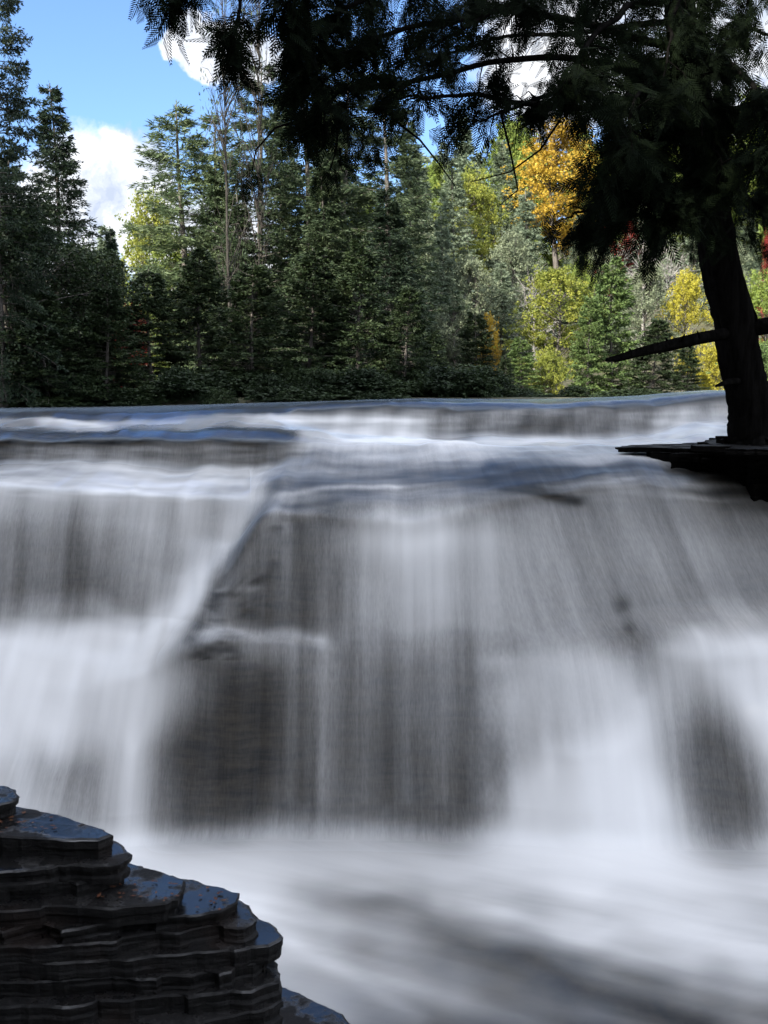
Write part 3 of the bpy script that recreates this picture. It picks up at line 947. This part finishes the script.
def broadleaf(name, H, R, seed, nclump=62, per=230, leaf=.11, low=.2, spread=.32, multi=1, leafy=1.0, shape=1.0):
    rng = np.random.RandomState(seed)
    T = Tubes()
    chunks = []
    stems = []
    for s_i in range(multi):
        off = rng.uniform(-.35, .35, 2) if multi > 1 else np.zeros(2)
        hs = np.linspace(0, H * .8, 8)
        lean = rng.uniform(-.10, .10, 2) + off * .25
        pts = np.column_stack([off[0] + lean[0] * hs + .06 * np.sin(hs * 1.3 + seed), off[1] + lean[1] * hs, hs])
        T.add(pts, np.linspace(H * .016 / math.sqrt(multi) + .01, .02, 8), 6)
        stems.append(pts)
    for c in range(nclump):
        rel = low + (1 - low) * rng.rand() ** .8
        prof = math.sin(math.pi * min(1, max(.02, (rel - low) / (1 - low) * .86 + .12))) ** .7 * shape + (1 - shape) * (1 - rel)
        az, rr = rng.uniform(0, 2 * math.pi), R * prof * math.sqrt(rng.uniform(.12, 1))
        rr *= .62 + .75 * max(0, float(vnoise(np.array([az * 1.6]), np.array([rel * 4.5]), seed)[0]) * .6 + .42)
        ctr = np.array([math.cos(az) * rr, math.sin(az) * rr, rel * H])
        st_ = stems[rng.randint(len(stems))]
        zj = max(H * .12, min(H * .75, ctr[2] - rr * rng.uniform(.5, 1.0)))
        j = np.array([np.interp(zj, st_[:, 2], st_[:, q]) for q in range(3)])
        mid = (j + ctr) / 2 + np.array([0, 0, .12 * rr]) + rng.randn(3) * .08
        tq = np.linspace(0, 1, 6)[:, None]
        curve = (1 - tq) ** 2 * j + 2 * tq * (1 - tq) * mid + tq ** 2 * ctr
        T.add(curve, np.linspace(max(.012, H * .0045), .005, 6), 4)
        for _ in range(5 if leafy < .5 else 3):
            e = ctr + rng.randn(3) * spread * .9
            T.add([ctr * .4 + curve[3] * .6, (ctr + e) / 2 + rng.randn(3) * .05, e], [.010, .007, .003], 3)
        n = int(per * leafy * rng.uniform(.5, 1.4))
        if n:
            sub = ctr + rng.randn(max(3, n // 14), 3) * np.array([spread, spread, spread * .6])
            p = sub[rng.randint(len(sub), size=n)] + rng.randn(n, 3) * spread * .22
            d = rng.randn(n, 3) + np.array([0, 0, -.5])
            chunks.append(leaf_quads(p, d, leaf * rng.uniform(.7, 1.3, n), leaf * .7 * rng.uniform(.7, 1.3, n), rng))
    crown = crown_mesh(name + '_crown', chunks) if chunks else None
    return T.mesh(name + '_trunk'), crown


KIND = {
    'spruce': [conifer('spruce', 10, 2.0, s, dz=.23, per=9, power=1.05, tw=.36, nl=7, leaf=(.14, .036), inner=.04) for s in (1, 2)],
    'bigspruce': [conifer('tall_spruce', 15, 3.0, 3, dz=.40, per=7, droop=.45, tw=.5, nl=8)],
    'pine': [conifer('pine', 12, 2.3, s, dz=.42, per=6, low=.18, droop=.05, rise=.22, tw=.42, nl=9, leaf=(.20, .035), inner=.14, power=.7, ragged=.5, thin=.06) for s in (11, 12, 13)],
    'cedar': [conifer('cedar', 6, 1.5, s, dz=.20, per=8, low=.02, droop=.5, rise=.35, tw=.30, nl=6, leaf=(.13, .05), inner=.25, power=.75, ragged=.45) for s in (21, 22, 23)],
    'broad': [broadleaf('broadleaf', 7, 2.0, s) for s in (31, 32)],
    'slim': [broadleaf('slim_broadleaf', 9, 1.5, s, nclump=60, per=240, low=.3, spread=.38) for s in (41,)],
    'bush': [broadleaf('bush', 2.4, 1.3, s, nclump=45, per=230, leaf=.09, low=.08, spread=.26, multi=4) for s in (51, 52)],
    'dark': [broadleaf('dark_broadleaf', 7, 1.9, s, nclump=95, per=250, leaf=.10, low=.05, spread=.40, multi=2) for s in (61, 62)],
    'bare': [broadleaf('bare_tree', 7, 1.7, s, nclump=60, leafy=0.06, per=120, low=.25, spread=.5) for s in (71, 72)],
}
REF = {'spruce': 10, 'bigspruce': 15, 'pine': 12, 'cedar': 6, 'broad': 7, 'slim': 9, 'bush': 2.4, 'dark': 7, 'bare': 7}
REFR = {'spruce': 2.0, 'bigspruce': 3.0, 'pine': 2.3, 'cedar': 1.5, 'broad': 2.0, 'slim': 1.5, 'bush': 1.3, 'dark': 1.9, 'bare': 1.7}
cnt = {}


def tree(kind, name, x, top, Y, halfw, mat, label, cat='tree', group=None, bark='bark', var=None):
    """a tree standing on the ground at depth Y, its tip at photo height top, half as wide as halfw shows"""
    cnt[kind] = cnt.get(kind, 0) + 1
    v = KIND[kind][(cnt[kind] if var is None else var) % len(KIND[kind])]
    p = P(x, top, Y)
    g = gz(p.x, Y) - .1
    h = max(.6, p.z - g)
    r = halfw * Y / F
    root = bpy.data.objects.new(name, None)
    COL.objects.link(root)
    root.location = (p.x, Y, g)
    root.rotation_euler = (0, 0, random.Random(int(x * 7 + top)).uniform(0, 6.28))
    root.scale = (r / REFR[kind], r / REFR[kind], h / REF[kind])
    root.empty_display_size = .2
    tag(root, label, cat, group)
    link('trunk', v[0], M[bark], root)
    if v[1] is not None:
        link('crown', v[1], M[mat], root)
    return root


T_ = tree
# left bank, dark
T_('bigspruce', 'spruce_tree', -20, -190, 24, 66, 'spruce', 'tall dark spruce cut by the left edge of the photo')
T_('spruce', 'spruce_tree', 46, 84, 30, 68, 'spruce', 'pointed dark spruce standing against the blue sky and the white cloud', var=0)
T_('spruce', 'spruce_tree', 12, 150, 33, 60, 'spruce', 'shorter dark spruce behind the tall spruce at the left edge', var=1)
T_('dark', 'leafy_tree', 18, 205, 25, 72, 'darkleaf', 'dark leafy tree low under the spruce at the left edge')
T_('dark', 'leafy_tree', 80, 250, 27, 58, 'darkleaf', 'dark rounded leafy tree below the pointed spruce')
T_('spruce', 'spruce_tree', 112, 228, 31, 30, 'spruce', 'small slender dark spruce between the pointed spruce and the lime tree')
T_('cedar', 'cedar_tree', 45, 290, 24.6, 60, 'cedar', 'low black cedar at the left edge of the river')
T_('cedar', 'cedar_tree', 102, 285, 25.5, 48, 'cedar', 'low dark cedar by the river under the small slender spruce')
T_('bush', 'shrub', 128, 312, 30, 18, 'redleaf', 'small red-leaved shrub among the dark cedars left of centre', 'shrub')
# centre stand
T_('broad', 'leafy_tree', 146, 195, 43, 38, 'limeleaf', 'sunlit lime-green tree beside the gap of sky and cloud')
T_('broad', 'leafy_tree', 172, 240, 40, 36, 'greenleaf', 'fresh green tree in front of the lime-green one')
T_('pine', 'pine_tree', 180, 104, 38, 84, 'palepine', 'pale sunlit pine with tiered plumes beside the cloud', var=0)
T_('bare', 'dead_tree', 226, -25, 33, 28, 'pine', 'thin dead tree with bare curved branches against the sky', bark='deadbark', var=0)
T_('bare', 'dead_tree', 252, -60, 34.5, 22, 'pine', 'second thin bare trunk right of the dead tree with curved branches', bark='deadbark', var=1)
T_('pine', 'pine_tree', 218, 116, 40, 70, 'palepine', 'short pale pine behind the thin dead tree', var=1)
T_('pine', 'pine_tree', 262, 62, 37, 78, 'pine', 'tall pine directly under the hanging fronds of the near tree', var=2)
T_('pine', 'pine_tree', 300, 20, 36, 78, 'pine', 'tallest pine of the centre stand', var=0)
T_('pine', 'pine_tree', 345, 40, 38, 86, 'pine', 'tall pine in the middle of the centre stand behind black fronds', var=1)
T_('pine', 'pine_tree', 380, 75, 34, 84, 'pine', 'dark pine with layered boughs at the right end of the centre stand', var=2)
T_('spruce', 'spruce_tree', 282, 92, 40, 54, 'pine', 'slim spruce between the two leftmost tall pines of the centre stand', var=0)
T_('spruce', 'spruce_tree', 330, 84, 41, 58, 'pine', 'slim spruce at the back of the centre stand under the densest black fronds', var=1)
T_('spruce', 'spruce_tree', 405, 118, 44, 46, 'pine', 'slim spruce at the back right of the centre stand under open sky', var=0)
T_('spruce', 'spruce_tree', 212, 150, 37, 50, 'palepine', 'pale green spruce between the sunlit pine and the thin dead tree', var=1)
T_('spruce', 'spruce_tree', 240, 190, 35, 56, 'pine', 'broad dull green spruce below the pines of the centre stand', var=1)
T_('spruce', 'spruce_tree', 320, 165, 34, 64, 'pine', 'dull spruce with dry brown tips in the heart of the centre stand', var=0)
T_('spruce', 'spruce_tree', 385, 185, 31, 62, 'spruce', 'dark spruce whose boughs reach over the right end of the centre stand', var=1)
for x, top, Y, w, lab in [
    (150, 268, 27.5, 52, 'low dark cedar at the left foot of the centre stand'),
    (200, 248, 28.5, 54, 'dark cedar under the pale sunlit pine'),
    (252, 262, 27, 56, 'dark cedar under the thin dead tree'),
    (306, 248, 28, 58, 'broad dark cedar at the middle foot of the centre stand'),
    (358, 238, 27.5, 56, 'tall dark cedar under the layered pine'),
    (405, 285, 27, 40, 'low dark cedar at the right foot of the centre stand'),
    (430, 330, 29, 26, 'smallest dark cedar by the gap before the yellow hillside')]:
    T_('cedar', 'cedar_tree', x, top, Y, w, 'cedar', lab)
# sunlit hillside on the right
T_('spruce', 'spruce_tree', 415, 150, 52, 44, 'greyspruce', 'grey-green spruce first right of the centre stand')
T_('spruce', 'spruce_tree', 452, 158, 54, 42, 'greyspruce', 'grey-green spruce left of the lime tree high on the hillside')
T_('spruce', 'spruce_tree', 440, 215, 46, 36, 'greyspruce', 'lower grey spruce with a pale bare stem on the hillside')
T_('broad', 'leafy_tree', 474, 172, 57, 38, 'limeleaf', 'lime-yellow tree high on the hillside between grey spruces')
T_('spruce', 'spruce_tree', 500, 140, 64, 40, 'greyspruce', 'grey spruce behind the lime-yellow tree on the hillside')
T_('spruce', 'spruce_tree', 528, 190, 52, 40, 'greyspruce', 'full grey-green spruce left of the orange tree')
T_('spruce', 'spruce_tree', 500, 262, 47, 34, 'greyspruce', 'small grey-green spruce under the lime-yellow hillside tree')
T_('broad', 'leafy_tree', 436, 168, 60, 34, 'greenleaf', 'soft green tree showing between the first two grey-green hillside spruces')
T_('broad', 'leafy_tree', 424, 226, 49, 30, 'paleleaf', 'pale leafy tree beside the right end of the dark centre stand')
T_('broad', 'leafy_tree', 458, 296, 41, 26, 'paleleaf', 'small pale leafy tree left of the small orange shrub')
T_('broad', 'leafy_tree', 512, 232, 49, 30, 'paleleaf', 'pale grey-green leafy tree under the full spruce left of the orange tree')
T_('broad', 'leafy_tree', 470, 262, 46, 30, 'paleleaf', 'pale leafy tree below the lime-yellow hillside tree')
T_('broad', 'leafy_tree', 592, 236, 50, 30, 'paleleaf', 'pale leafy tree just below the trunk of the orange tree')
T_('broad', 'leafy_tree', 648, 268, 43, 30, 'paleleaf', 'pale leafy tree among the bare grey trees')
T_('broad', 'leafy_tree', 582, 262, 41, 24, 'greenleaf', 'green tree right behind the top of the yellow-green maple')
T_('broad', 'leafy_tree', 730, 250, 47, 34, 'paleleaf', 'pale leafy tree cut by the leaning trunk')
T_('slim', 'leafy_tree', 562, 126, 60, 36, 'orangeleaf', 'tall bright orange-yellow autumn tree on the hillside')
T_('broad', 'leafy_tree', 588, 150, 64, 26, 'limeleaf', 'pale lime tree touching the right side of the orange tree')
T_('bush', 'shrub', 488, 322, 43, 13, 'orangeleaf', 'small orange shrub low on the hillside under grey spruces', 'shrub')
T_('broad', 'leafy_tree', 556, 272, 38, 46, 'limeleaf', 'bright yellow-green maple by the water in front of the hillside')
T_('bush', 'shrub', 548, 352, 33, 20, 'limeleaf', 'low lime shrub at the foot of the yellow-green maple', 'shrub')
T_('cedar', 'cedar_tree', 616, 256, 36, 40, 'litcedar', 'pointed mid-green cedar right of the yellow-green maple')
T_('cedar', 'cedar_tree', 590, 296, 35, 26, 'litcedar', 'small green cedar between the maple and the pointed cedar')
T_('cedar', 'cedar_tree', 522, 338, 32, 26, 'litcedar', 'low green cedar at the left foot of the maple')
T_('cedar', 'cedar_tree', 505, 355, 29, 14, 'cedar', 'tiny dark cedar at the water left of the low green cedar')
T_('bare', 'bare_tree', 537, 272, 45, 28, 'greyspruce', 'bare grey tree behind the left side of the maple', bark='palebark')
T_('bare', 'bare_tree', 648, 232, 46, 36, 'greyspruce', 'large bare grey tree behind the pointed green cedar', bark='palebark')
T_('bare', 'bare_tree', 676, 250, 48, 30, 'greyspruce', 'bare grey tree just left of the leaning trunk', bark='palebark')
T_('broad', 'leafy_tree', 606, 226, 58, 11, 'redleaf', 'small red tree under the black boughs left of the leaning trunk')
T_('broad', 'leafy_tree', 630, 222, 62, 11, 'redleaf', 'dull red tree behind the large bare grey tree')
T_('broad', 'leafy_tree', 686, 272, 43, 25, 'yellowleaf', 'bright yellow tree showing left of the leaning trunk')
T_('bush', 'shrub', 714, 350, 33, 20, 'yellowleaf', 'round yellow shrub at the water beside the leaning trunk', 'shrub')
T_('spruce', 'spruce_tree', 655, 205, 62, 40, 'greyspruce', 'grey spruce behind the bare grey trees on the hillside')
T_('spruce', 'spruce_tree', 700, 190, 60, 44, 'greyspruce', 'grey spruce hidden mostly behind the leaning trunk')
T_('spruce', 'spruce_tree', 745, 215, 56, 40, 'greyspruce', 'grey spruce showing right of the leaning trunk')
T_('broad', 'leafy_tree', 770, 236, 42, 11, 'redleaf', 'crimson tree at the right edge of the photo')
T_('broad', 'leafy_tree', 764, 272, 36, 40, 'greenleaf', 'light green tree right of the leaning trunk')
T_('bush', 'shrub', 764, 345, 31, 34, 'litcedar', 'green shrub at the water right of the leaning trunk', 'shrub')
T_('cedar', 'cedar_tree', 655, 318, 33, 34, 'cedar', 'dark green cedar under the broken branch of the leaning tree')
T_('cedar', 'cedar_tree', 478, 312, 38, 32, 'cedar', 'dark cedar in the shade right of the centre stand')
T_('cedar', 'cedar_tree', 690, 345, 32, 24, 'cedar', 'low cedar between the broken branch and the yellow shrub')
T_('spruce', 'spruce_tree', 580, 215, 54, 34, 'greyspruce', 'grey-green spruce below the orange tree')
T_('spruce', 'spruce_tree', 625, 268, 50, 34, 'greyspruce', 'grey spruce behind the pointed green cedar')


# ------------------------------------------------------------------ far woods, and unseen woods added to shade the falls, as masses
def wood(name, spots, label):
    V_, Q_, n = [], [], 0
    for (x, y, h, r, kind, i) in spots:
        me = KIND[kind][i % len(KIND[kind])][1]
        v = np.empty(len(me.vertices) * 3, np.float32)
        me.vertices.foreach_get('co', v)
        v = v.reshape(-1, 4, 3)
        rg = np.random.RandomState(int(i * 13 + 5))
        keep = rg.rand(len(v)) < .55
        v = v[keep]
        c = v.mean(1, keepdims=True)
        v = (c + (v - c) * 1.6).reshape(-1, 3)
        a_ = i * 1.7
        s = r / REFR[kind]
        xx = (v[:, 0] * math.cos(a_) - v[:, 1] * math.sin(a_)) * s + x
        yy = (v[:, 0] * math.sin(a_) + v[:, 1] * math.cos(a_)) * s + y
        V_.append(np.column_stack([xx, yy, v[:, 2] * h / REF[kind] + gz(x, y) - .1]))
        n += len(v)
    v = np.concatenate(V_)
    return v


rng = np.random.RandomState(17)
spots = []
for i in range(96):
    y = rng.uniform(62, 112)
    x = rng.uniform(-.10, .50) * y
    spots.append((x, y, rng.uniform(8, 12), rng.uniform(1.8, 2.6), 'spruce' if rng.rand() < .5 else 'broad', i))
for i in range(46):
    y = rng.uniform(46, 62)
    x = rng.uniform(-.30, .06) * y
    spots.append((x, y, rng.uniform(4.5, 8.0), rng.uniform(1.8, 2.6), 'spruce' if rng.rand() < .8 else 'dark', i + 90))
v = wood('far_forest', [q for q in spots if q[4] != 'broad'], '')
vb = wood('far_forest', [q for q in spots if q[4] == 'broad'], '')
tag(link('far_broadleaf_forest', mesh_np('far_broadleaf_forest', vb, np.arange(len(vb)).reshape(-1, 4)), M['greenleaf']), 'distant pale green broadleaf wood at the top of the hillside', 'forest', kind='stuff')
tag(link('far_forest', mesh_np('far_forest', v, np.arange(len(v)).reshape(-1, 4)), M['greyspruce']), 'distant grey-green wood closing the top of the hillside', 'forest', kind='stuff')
spots = []  # unseen spruces added beside and behind the camera to block the sun
for i in range(64):
    x = rng.uniform(-27, -10.5)
    y = rng.uniform(-24, 13)
    spots.append((x, y, rng.uniform(16, 22), rng.uniform(3.0, 4.2), 'bigspruce' if i % 3 else 'spruce', i + 200))
for i in range(22):
    spots.append((rng.uniform(-16, -9.5), rng.uniform(-4, 8), rng.uniform(20, 25), rng.uniform(3, 3.8), 'bigspruce', i + 500))
for i in range(22):
    spots.append((rng.uniform(-12.5, -4.5), rng.uniform(-14, -2.5), rng.uniform(20, 25), rng.uniform(3, 3.8), 'bigspruce', i + 400))
for i in range(16):
    spots.append((rng.uniform(-11, 6), rng.uniform(-26, -12), rng.uniform(13, 18), 3.0, 'bigspruce', i + 300))
v = wood('shade_forest', spots, '')
tag(link('shade_forest', mesh_np('shade_forest', v, np.arange(len(v)).reshape(-1, 4)), M['spruce']), 'unseen spruce wood added on the bank to shade the falls', 'forest', kind='stuff')

spots = []
for i in range(120):
    x = rng.uniform(-15, 3.2) if i < 100 else rng.uniform(3, 15)
    y = 24.3 + rng.uniform(0, 3.5) + (x > 2.5) * 2
    spots.append((x, y, rng.uniform(.2, .9) * (1 if x < 3 else .45), rng.uniform(.4, 1.1), 'bush', i))
v = wood('undergrowth', spots, '')
tag(link('undergrowth', mesh_np('undergrowth', v, np.arange(len(v)).reshape(-1, 4)), M['darkleaf']), 'low dark undergrowth along the far bank of the river', 'undergrowth', kind='stuff')

# ------------------------------------------------------------------ the leaning cedar on the brow
root = bpy.data.objects.new('leaning_cedar', None)
COL.objects.link(root)
TB = P(750, 446, 11.2)
root.location = TB
tag(root, 'large black leaning cedar at the brow of the falls with its crown overhead', 'tree')
bpy.context.view_layer.update()


def child(name, me, mat, lab=None):
    o = link(name, me, mat, root)
    o.location = -TB
    if lab:
        o['label'] = lab
    return o


tp = [(757, 458, 11.2, .36), (756, 436, 11.2, .315), (752, 415, 11.2, .285), (746, 380, 11.2, .262), (735, 330, 11.15, .250), (725, 280, 11.1, .235), (714, 230, 11.05, .225),
      (704, 170, 11, .21), (694, 100, 11, .195), (684, 30, 11, .18), (672, -60, 11, .16), (655, -180, 11, .13), (640, -320, 11, .08)]
tpts = np.array([[*P(x, y, d)] for x, y, d, r in tp])
s0 = np.linspace(0, 1, len(tp))
s1 = np.linspace(0, 1, 90)
tpts = np.column_stack([np.interp(s1, s0, tpts[:, c]) for c in range(3)])
trad = np.interp(s1, s0, [q[3] * .88 for q in tp])
tpts[:, 0] += .015 * np.sin(s1 * 40)
T = Tubes()
T.add(tpts, trad, 22, rough=.10)
for a_, L in ((2.7, .42), (3.6, .38), (4.4, .5), (5.4, .5), (1.2, .6), (.2, .6)):      # root flare
    b0 = np.array(P(758, 430, 11.2))
    e = b0 + np.array([math.cos(a_) * L, math.sin(a_) * L, -.26])
    T.add([b0 + [0, 0, .16], b0 * .55 + e * .45 + [0, 0, -.01], e], [.13, .09, .03], 8, rough=.15)
child('trunk', T.mesh('leaning_trunk'), M['shadedbark'])
T = Tubes()
bpts = [(728, 333, 11.05, .085), (700, 338, 10.8, .08), (670, 345, 10.6, .075), (640, 352, 10.4, .065), (618, 358, 10.3, .05), (606, 360, 10.25, .022)]
bpts = [(*q[:3], q[3] * .74) for q in bpts]
T.add([P(*q[:3]) for q in bpts], [q[3] for q in bpts], 9, rough=.25)
for x, y, dx, dy in ((700, 336, -6, -10), (682, 339, 5, -9), (668, 343, -3, -9), (652, 347, 4, -8), (631, 352, -4, -8), (690, 345, 2, 7), (660, 351, -3, 7), (642, 356, 2, 6)):
    T.add([P(x, y + 2, 10.6), P(x + dx * .3, y + dy * .3, 10.56), P(x + dx * .5, y + dy * .5, 10.54)], [.016, .011, .005], 5)
child('dead_branch', T.mesh('dead_branch'), M['shadedbark'], 'broken dead branch stub pointing left')
T = Tubes()
T.add([P(738, 330, 11.1), P(770, 325, 11.0), P(830, 312, 10.9), P(900, 305, 10.8)], [.095, .09, .075, .03], 9, rough=.25)
T.add([P(757, 322, 11.0), P(756, 315, 11.0), P(754, 309, 11.0)], [.02, .014, .004], 5)
child('dead_branch', T.mesh('dead_branch_short'), M['shadedbark'])
T = Tubes()
T.add([P(745, 380, 11.1), P(728, 382, 10.9), P(716, 386, 10.8)], [.05, .04, .015], 7, rough=.3)
child('dead_branch', T.mesh('dead_snag'), M['shadedbark'])

# limbs: (path, foliage radius, sprays per metre, bare part of the inner end)
LIMBS = [
    ([(703, 185, 11), (650, 188, 10.4), (600, 205, 10.0), (566, 216, 9.9)], .24, 120, .1),
    ([(702, 175, 11), (650, 165, 11.6), (605, 190, 12), (585, 226, 12.2)], .26, 120, .1),
    ([(712, 185, 11), (750, 195, 10.5), (790, 222, 10.3), (840, 240, 10.2)], .26, 120, .1),
    ([(706, 190, 11), (690, 195, 9.6), (664, 210, 9.2), (640, 225, 9.0)], .22, 120, .1),
    ([(690, 130, 11), (600, 108, 10), (500, 96, 9.3), (435, 88, 9), (395, 104, 8.9)], .16, 50, .2),
    ([(686, 90, 11), (560, 58, 10), (440, 72, 9.2), (350, 92, 9), (312, 114, 8.8)], .21, 84, .08),
    ([(682, 50, 11), (520, 10, 10), (400, 28, 9.4), (330, 58, 9.2), (292, 90, 9.0)], .22, 88, .05),
    ([(674, 0, 11), (500, -50, 10), (370, -10, 9), (310, 26, 8.9), (288, 52, 8.8)], .20, 100, .1),
    ([(666, -60, 11), (450, -110, 9.5), (280, -80, 8.4), (200, -50, 8), (180, 6, 7.9)], .10, 36, .76),
    ([(660, -100, 11), (420, -150, 9.5), (262, -80, 8.2), (236, 0, 8.0), (232, 66, 7.9)], .07, 26, .80),
    ([(660, -120, 11), (420, -140, 9.5), (320, -70, 8.2), (300, -20, 8), (284, 8, 7.9)], .13, 45, .75),
    ([(690, 120, 11), (640, 100, 12.5), (580, 95, 13.5), (540, 100, 13.8)], .22, 70, .1),
    ([(690, 60, 11), (700, 40, 9.6), (702, 90, 9.2), (700, 150, 9.0)], .26, 120, .05),
    ([(690, 20, 11), (680, -10, 9.6), (672, 30, 9.2), (664, 90, 9.0)], .26, 120, .05),
    ([(700, 120, 11), (715, 110, 9.8), (722, 150, 9.4), (715, 200, 9.2)], .22, 120, .05),
    ([(700, 120, 11), (660, 130, 9.6), (650, 170, 9.3), (640, 205, 9.2)], .22, 120, .05),
    ([(690, 100, 11), (660, 70, 9.3), (635, 100, 8.4), (625, 150, 8.0)], .20, 110, .1),
    ([(700, 120, 11), (760, 110, 10), (820, 150, 9.6)], .28, 120, .05),
    ([(690, 50, 11), (740, 60, 9.5), (772, 110, 8.8), (780, 150, 8.6)], .24, 120, .05),
    ([(690, 20, 11), (600, 30, 12), (480, 42, 13), (418, 60, 13.2)], .24, 50, .1),
    ([(684, 60, 11), (590, 70, 10.2), (510, 112, 9.6), (470, 124, 9.4)], .18, 50, .2),
    ([(676, -20, 11), (560, -20, 9.5), (470, 30, 8.8), (420, 50, 8.6)], .24, 80, .1),
    ([(680, 0, 11), (620, 10, 9.2), (580, 60, 8.4), (570, 96, 8.2)], .20, 80, .1),
    ([(686, 60, 11), (640, 60, 10), (630, 90, 9.5), (620, 165, 9.3)], .26, 110, .05),
    ([(700, 90, 11), (740, 30, 10.4), (800, 30, 10)], .30, 110, .05),
    ([(680, -30, 11), (740, -40, 10), (790, 20, 9.3)], .30, 110, .05),
    ([(695, 140, 11), (650, 130, 9.8), (630, 160, 9.4), (600, 205, 9.2)], .22, 120, .05),
    ([(690, 110, 11), (720, 120, 12.4), (700, 170, 13.2), (690, 215, 13.4)], .28, 110, .05),
    ([(690, 110, 11), (740, 130, 12.2), (770, 190, 12.8)], .30, 110, .05),
    ([(672, -40, 11), (600, -60, 12), (500, -20, 12.8), (450, 20, 13)], .30, 85, .1),
    ([(690, 96, 11), (660, 120, 12.2), (620, 160, 12.6), (600, 215, 12.8)], .26, 110, .05),
    ([(668, -60, 11), (560, -80, 10.4), (430, -60, 9.8), (360, -20, 9.6)], .28, 70, .2),
]
# one flat fan spray, about 0.3 m
tmpl = []
L0 = .26
for i in range(9):
    f = i / 9
    for sg in (-1, 1):
        a_ = math.radians(38) * sg
        l_ = L0 * (.36 * (1 - f) + .08)
        p = np.array([L0 * f, 0, 0])
        d = np.array([math.cos(a_), math.sin(a_), 0])
        s_v = np.array([-d[1], d[0], 0]) * .0065
        tmpl.append([p, p + d * l_ * .5 + s_v, p + d * l_, p + d * l_ * .5 - s_v])
tmpl.append([np.array([0, -.004, 0]), np.array([L0 * 1.1, 0, 0]), np.array([0, .004, 0]), np.array([-.01, 0, 0])])
tmpl = np.array(tmpl).reshape(-1, 3)
rng = np.random.RandomState(3)
chunks = []
for path, rad, dens, bare in LIMBS:
    pp = np.array([[*P(*q)] for q in path])
    k0 = np.linspace(0, 1, len(pp))
    k1 = np.linspace(0, 1, 40)
    cur = np.column_stack([np.interp(k1, k0, pp[:, c]) for c in range(3)])
    cur = gauss(cur, 3, 0)
    cur[0] = pp[0]
    cur += np.column_stack([fbm(k1 * 5, 0 * k1 + path[1][0], 2, 3), fbm(k1 * 5, 0 * k1 + path[1][0], 2, 5), fbm(k1 * 5, 0 * k1 + path[1][1], 2, 7)]) * .05 * np.minimum(1, k1 * 5)[:, None]
    Lm = np.linalg.norm(np.diff(cur, axis=0), axis=1).sum()
    T = Tubes()
    T.add(cur, np.linspace(.040, .007, 40), 6)
    n2 = int(Lm * 7)
    cl_c = []
    for j in range(n2):
        t = rng.uniform(bare, 1) if bare else rng.rand()
        b0 = np.array([np.interp(t, k1, cur[:, c]) for c in range(3)])
        tang = unit(np.array([np.interp(min(1, t + .05), k1, cur[:, c]) - np.interp(max(0, t - .05), k1, cur[:, c]) for c in range(3)]))
        d = unit(tang * rng.uniform(.2, 1.0) + rng.randn(3) * .7 + np.array([0, 0, -.25]))
        l_ = rad * rng.uniform(.7, 2.2)
        mid = b0 + d * l_ * .5 + np.array([0, 0, .03])
        e = b0 + d * l_ + np.array([0, 0, -.22 * l_])
        T.add([b0, mid, e], [.010, .006, .003], 3)
        ns = max(2, int(1.5 * dens * Lm * (1 - bare * .7) / n2 * rng.uniform(.3, 1.7)))
        for _ in range(ns):
            w = rng.uniform(.25, 1.05)
            p = (b0 * (1 - w) ** 2 + 2 * w * (1 - w) * mid + w * w * e) + rng.randn(3) * .035
            f = unit(d * .9 + rng.randn(3) * .55 + np.array([0, 0, -.55]))
            s_v = unit(np.cross(f, rng.randn(3)))
            n_v = np.cross(f, s_v)
            sc_ = rng.uniform(.55, 1.15)
            chunks.append((tmpl[:, :1] * f + tmpl[:, 1:2] * s_v + tmpl[:, 2:] * n_v) * sc_ + p)
    child('limb', T.mesh('cedar_limb'), M['shadedbark'])
# a lone hanging frond and bare twigs below the canopy
for pth in ([(300, 120, 9), (275, 128, 8.8), (256, 150, 8.7), (252, 172, 8.7)], [(392, 118, 9), (420, 140, 9), (440, 165, 9), (455, 186, 9)], [(500, 110, 9.3), (510, 150, 9.3), (518, 190, 9.2), (500, 205, 9.2)],
            [(560, 120, 9.6), (540, 150, 9.5), (510, 172, 9.5), (470, 182, 9.4)], [(340, 110, 9), (336, 150, 8.9), (326, 185, 8.9)]):
    T = Tubes()
    T.add([P(*q) for q in pth], np.linspace(.012, .004, len(pth)), 4)
    child('twig', T.mesh('bare_twig'), M['shadedbark'])
for (x, y, d_, n, sp) in ((250, 176, 8.7, 26, .07), (326, 178, 8.9, 22, .08), (364, 158, 9, 16, .08), (300, 130, 9, 30, .10), (345, 140, 9, 30, .12), (372, 135, 9, 24, .12), (440, 150, 9, 14, .1), (232, 70, 7.9, 22, .07), (170, 20, 7.9, 22, .08), (148, 0, 7.9, 8, .05)):
    for _ in range(n):
        p = np.array(P(x, y, d_)) + np.clip(rng.randn(3), -1.3, 1.3) * sp
        f = unit(rng.randn(3) * .5 + np.array([.25, 0, -.9]))
        s_v = unit(np.cross(f, rng.randn(3)))
        n_v = np.cross(f, s_v)
        chunks.append((tmpl[:, :1] * f + tmpl[:, 1:2] * s_v + tmpl[:, 2:] * n_v) * rng.uniform(.5, .9) + p)
child('crown', crown_mesh('near_cedar_crown', chunks), M['shadedcedar'])
print('sprays', len(chunks))
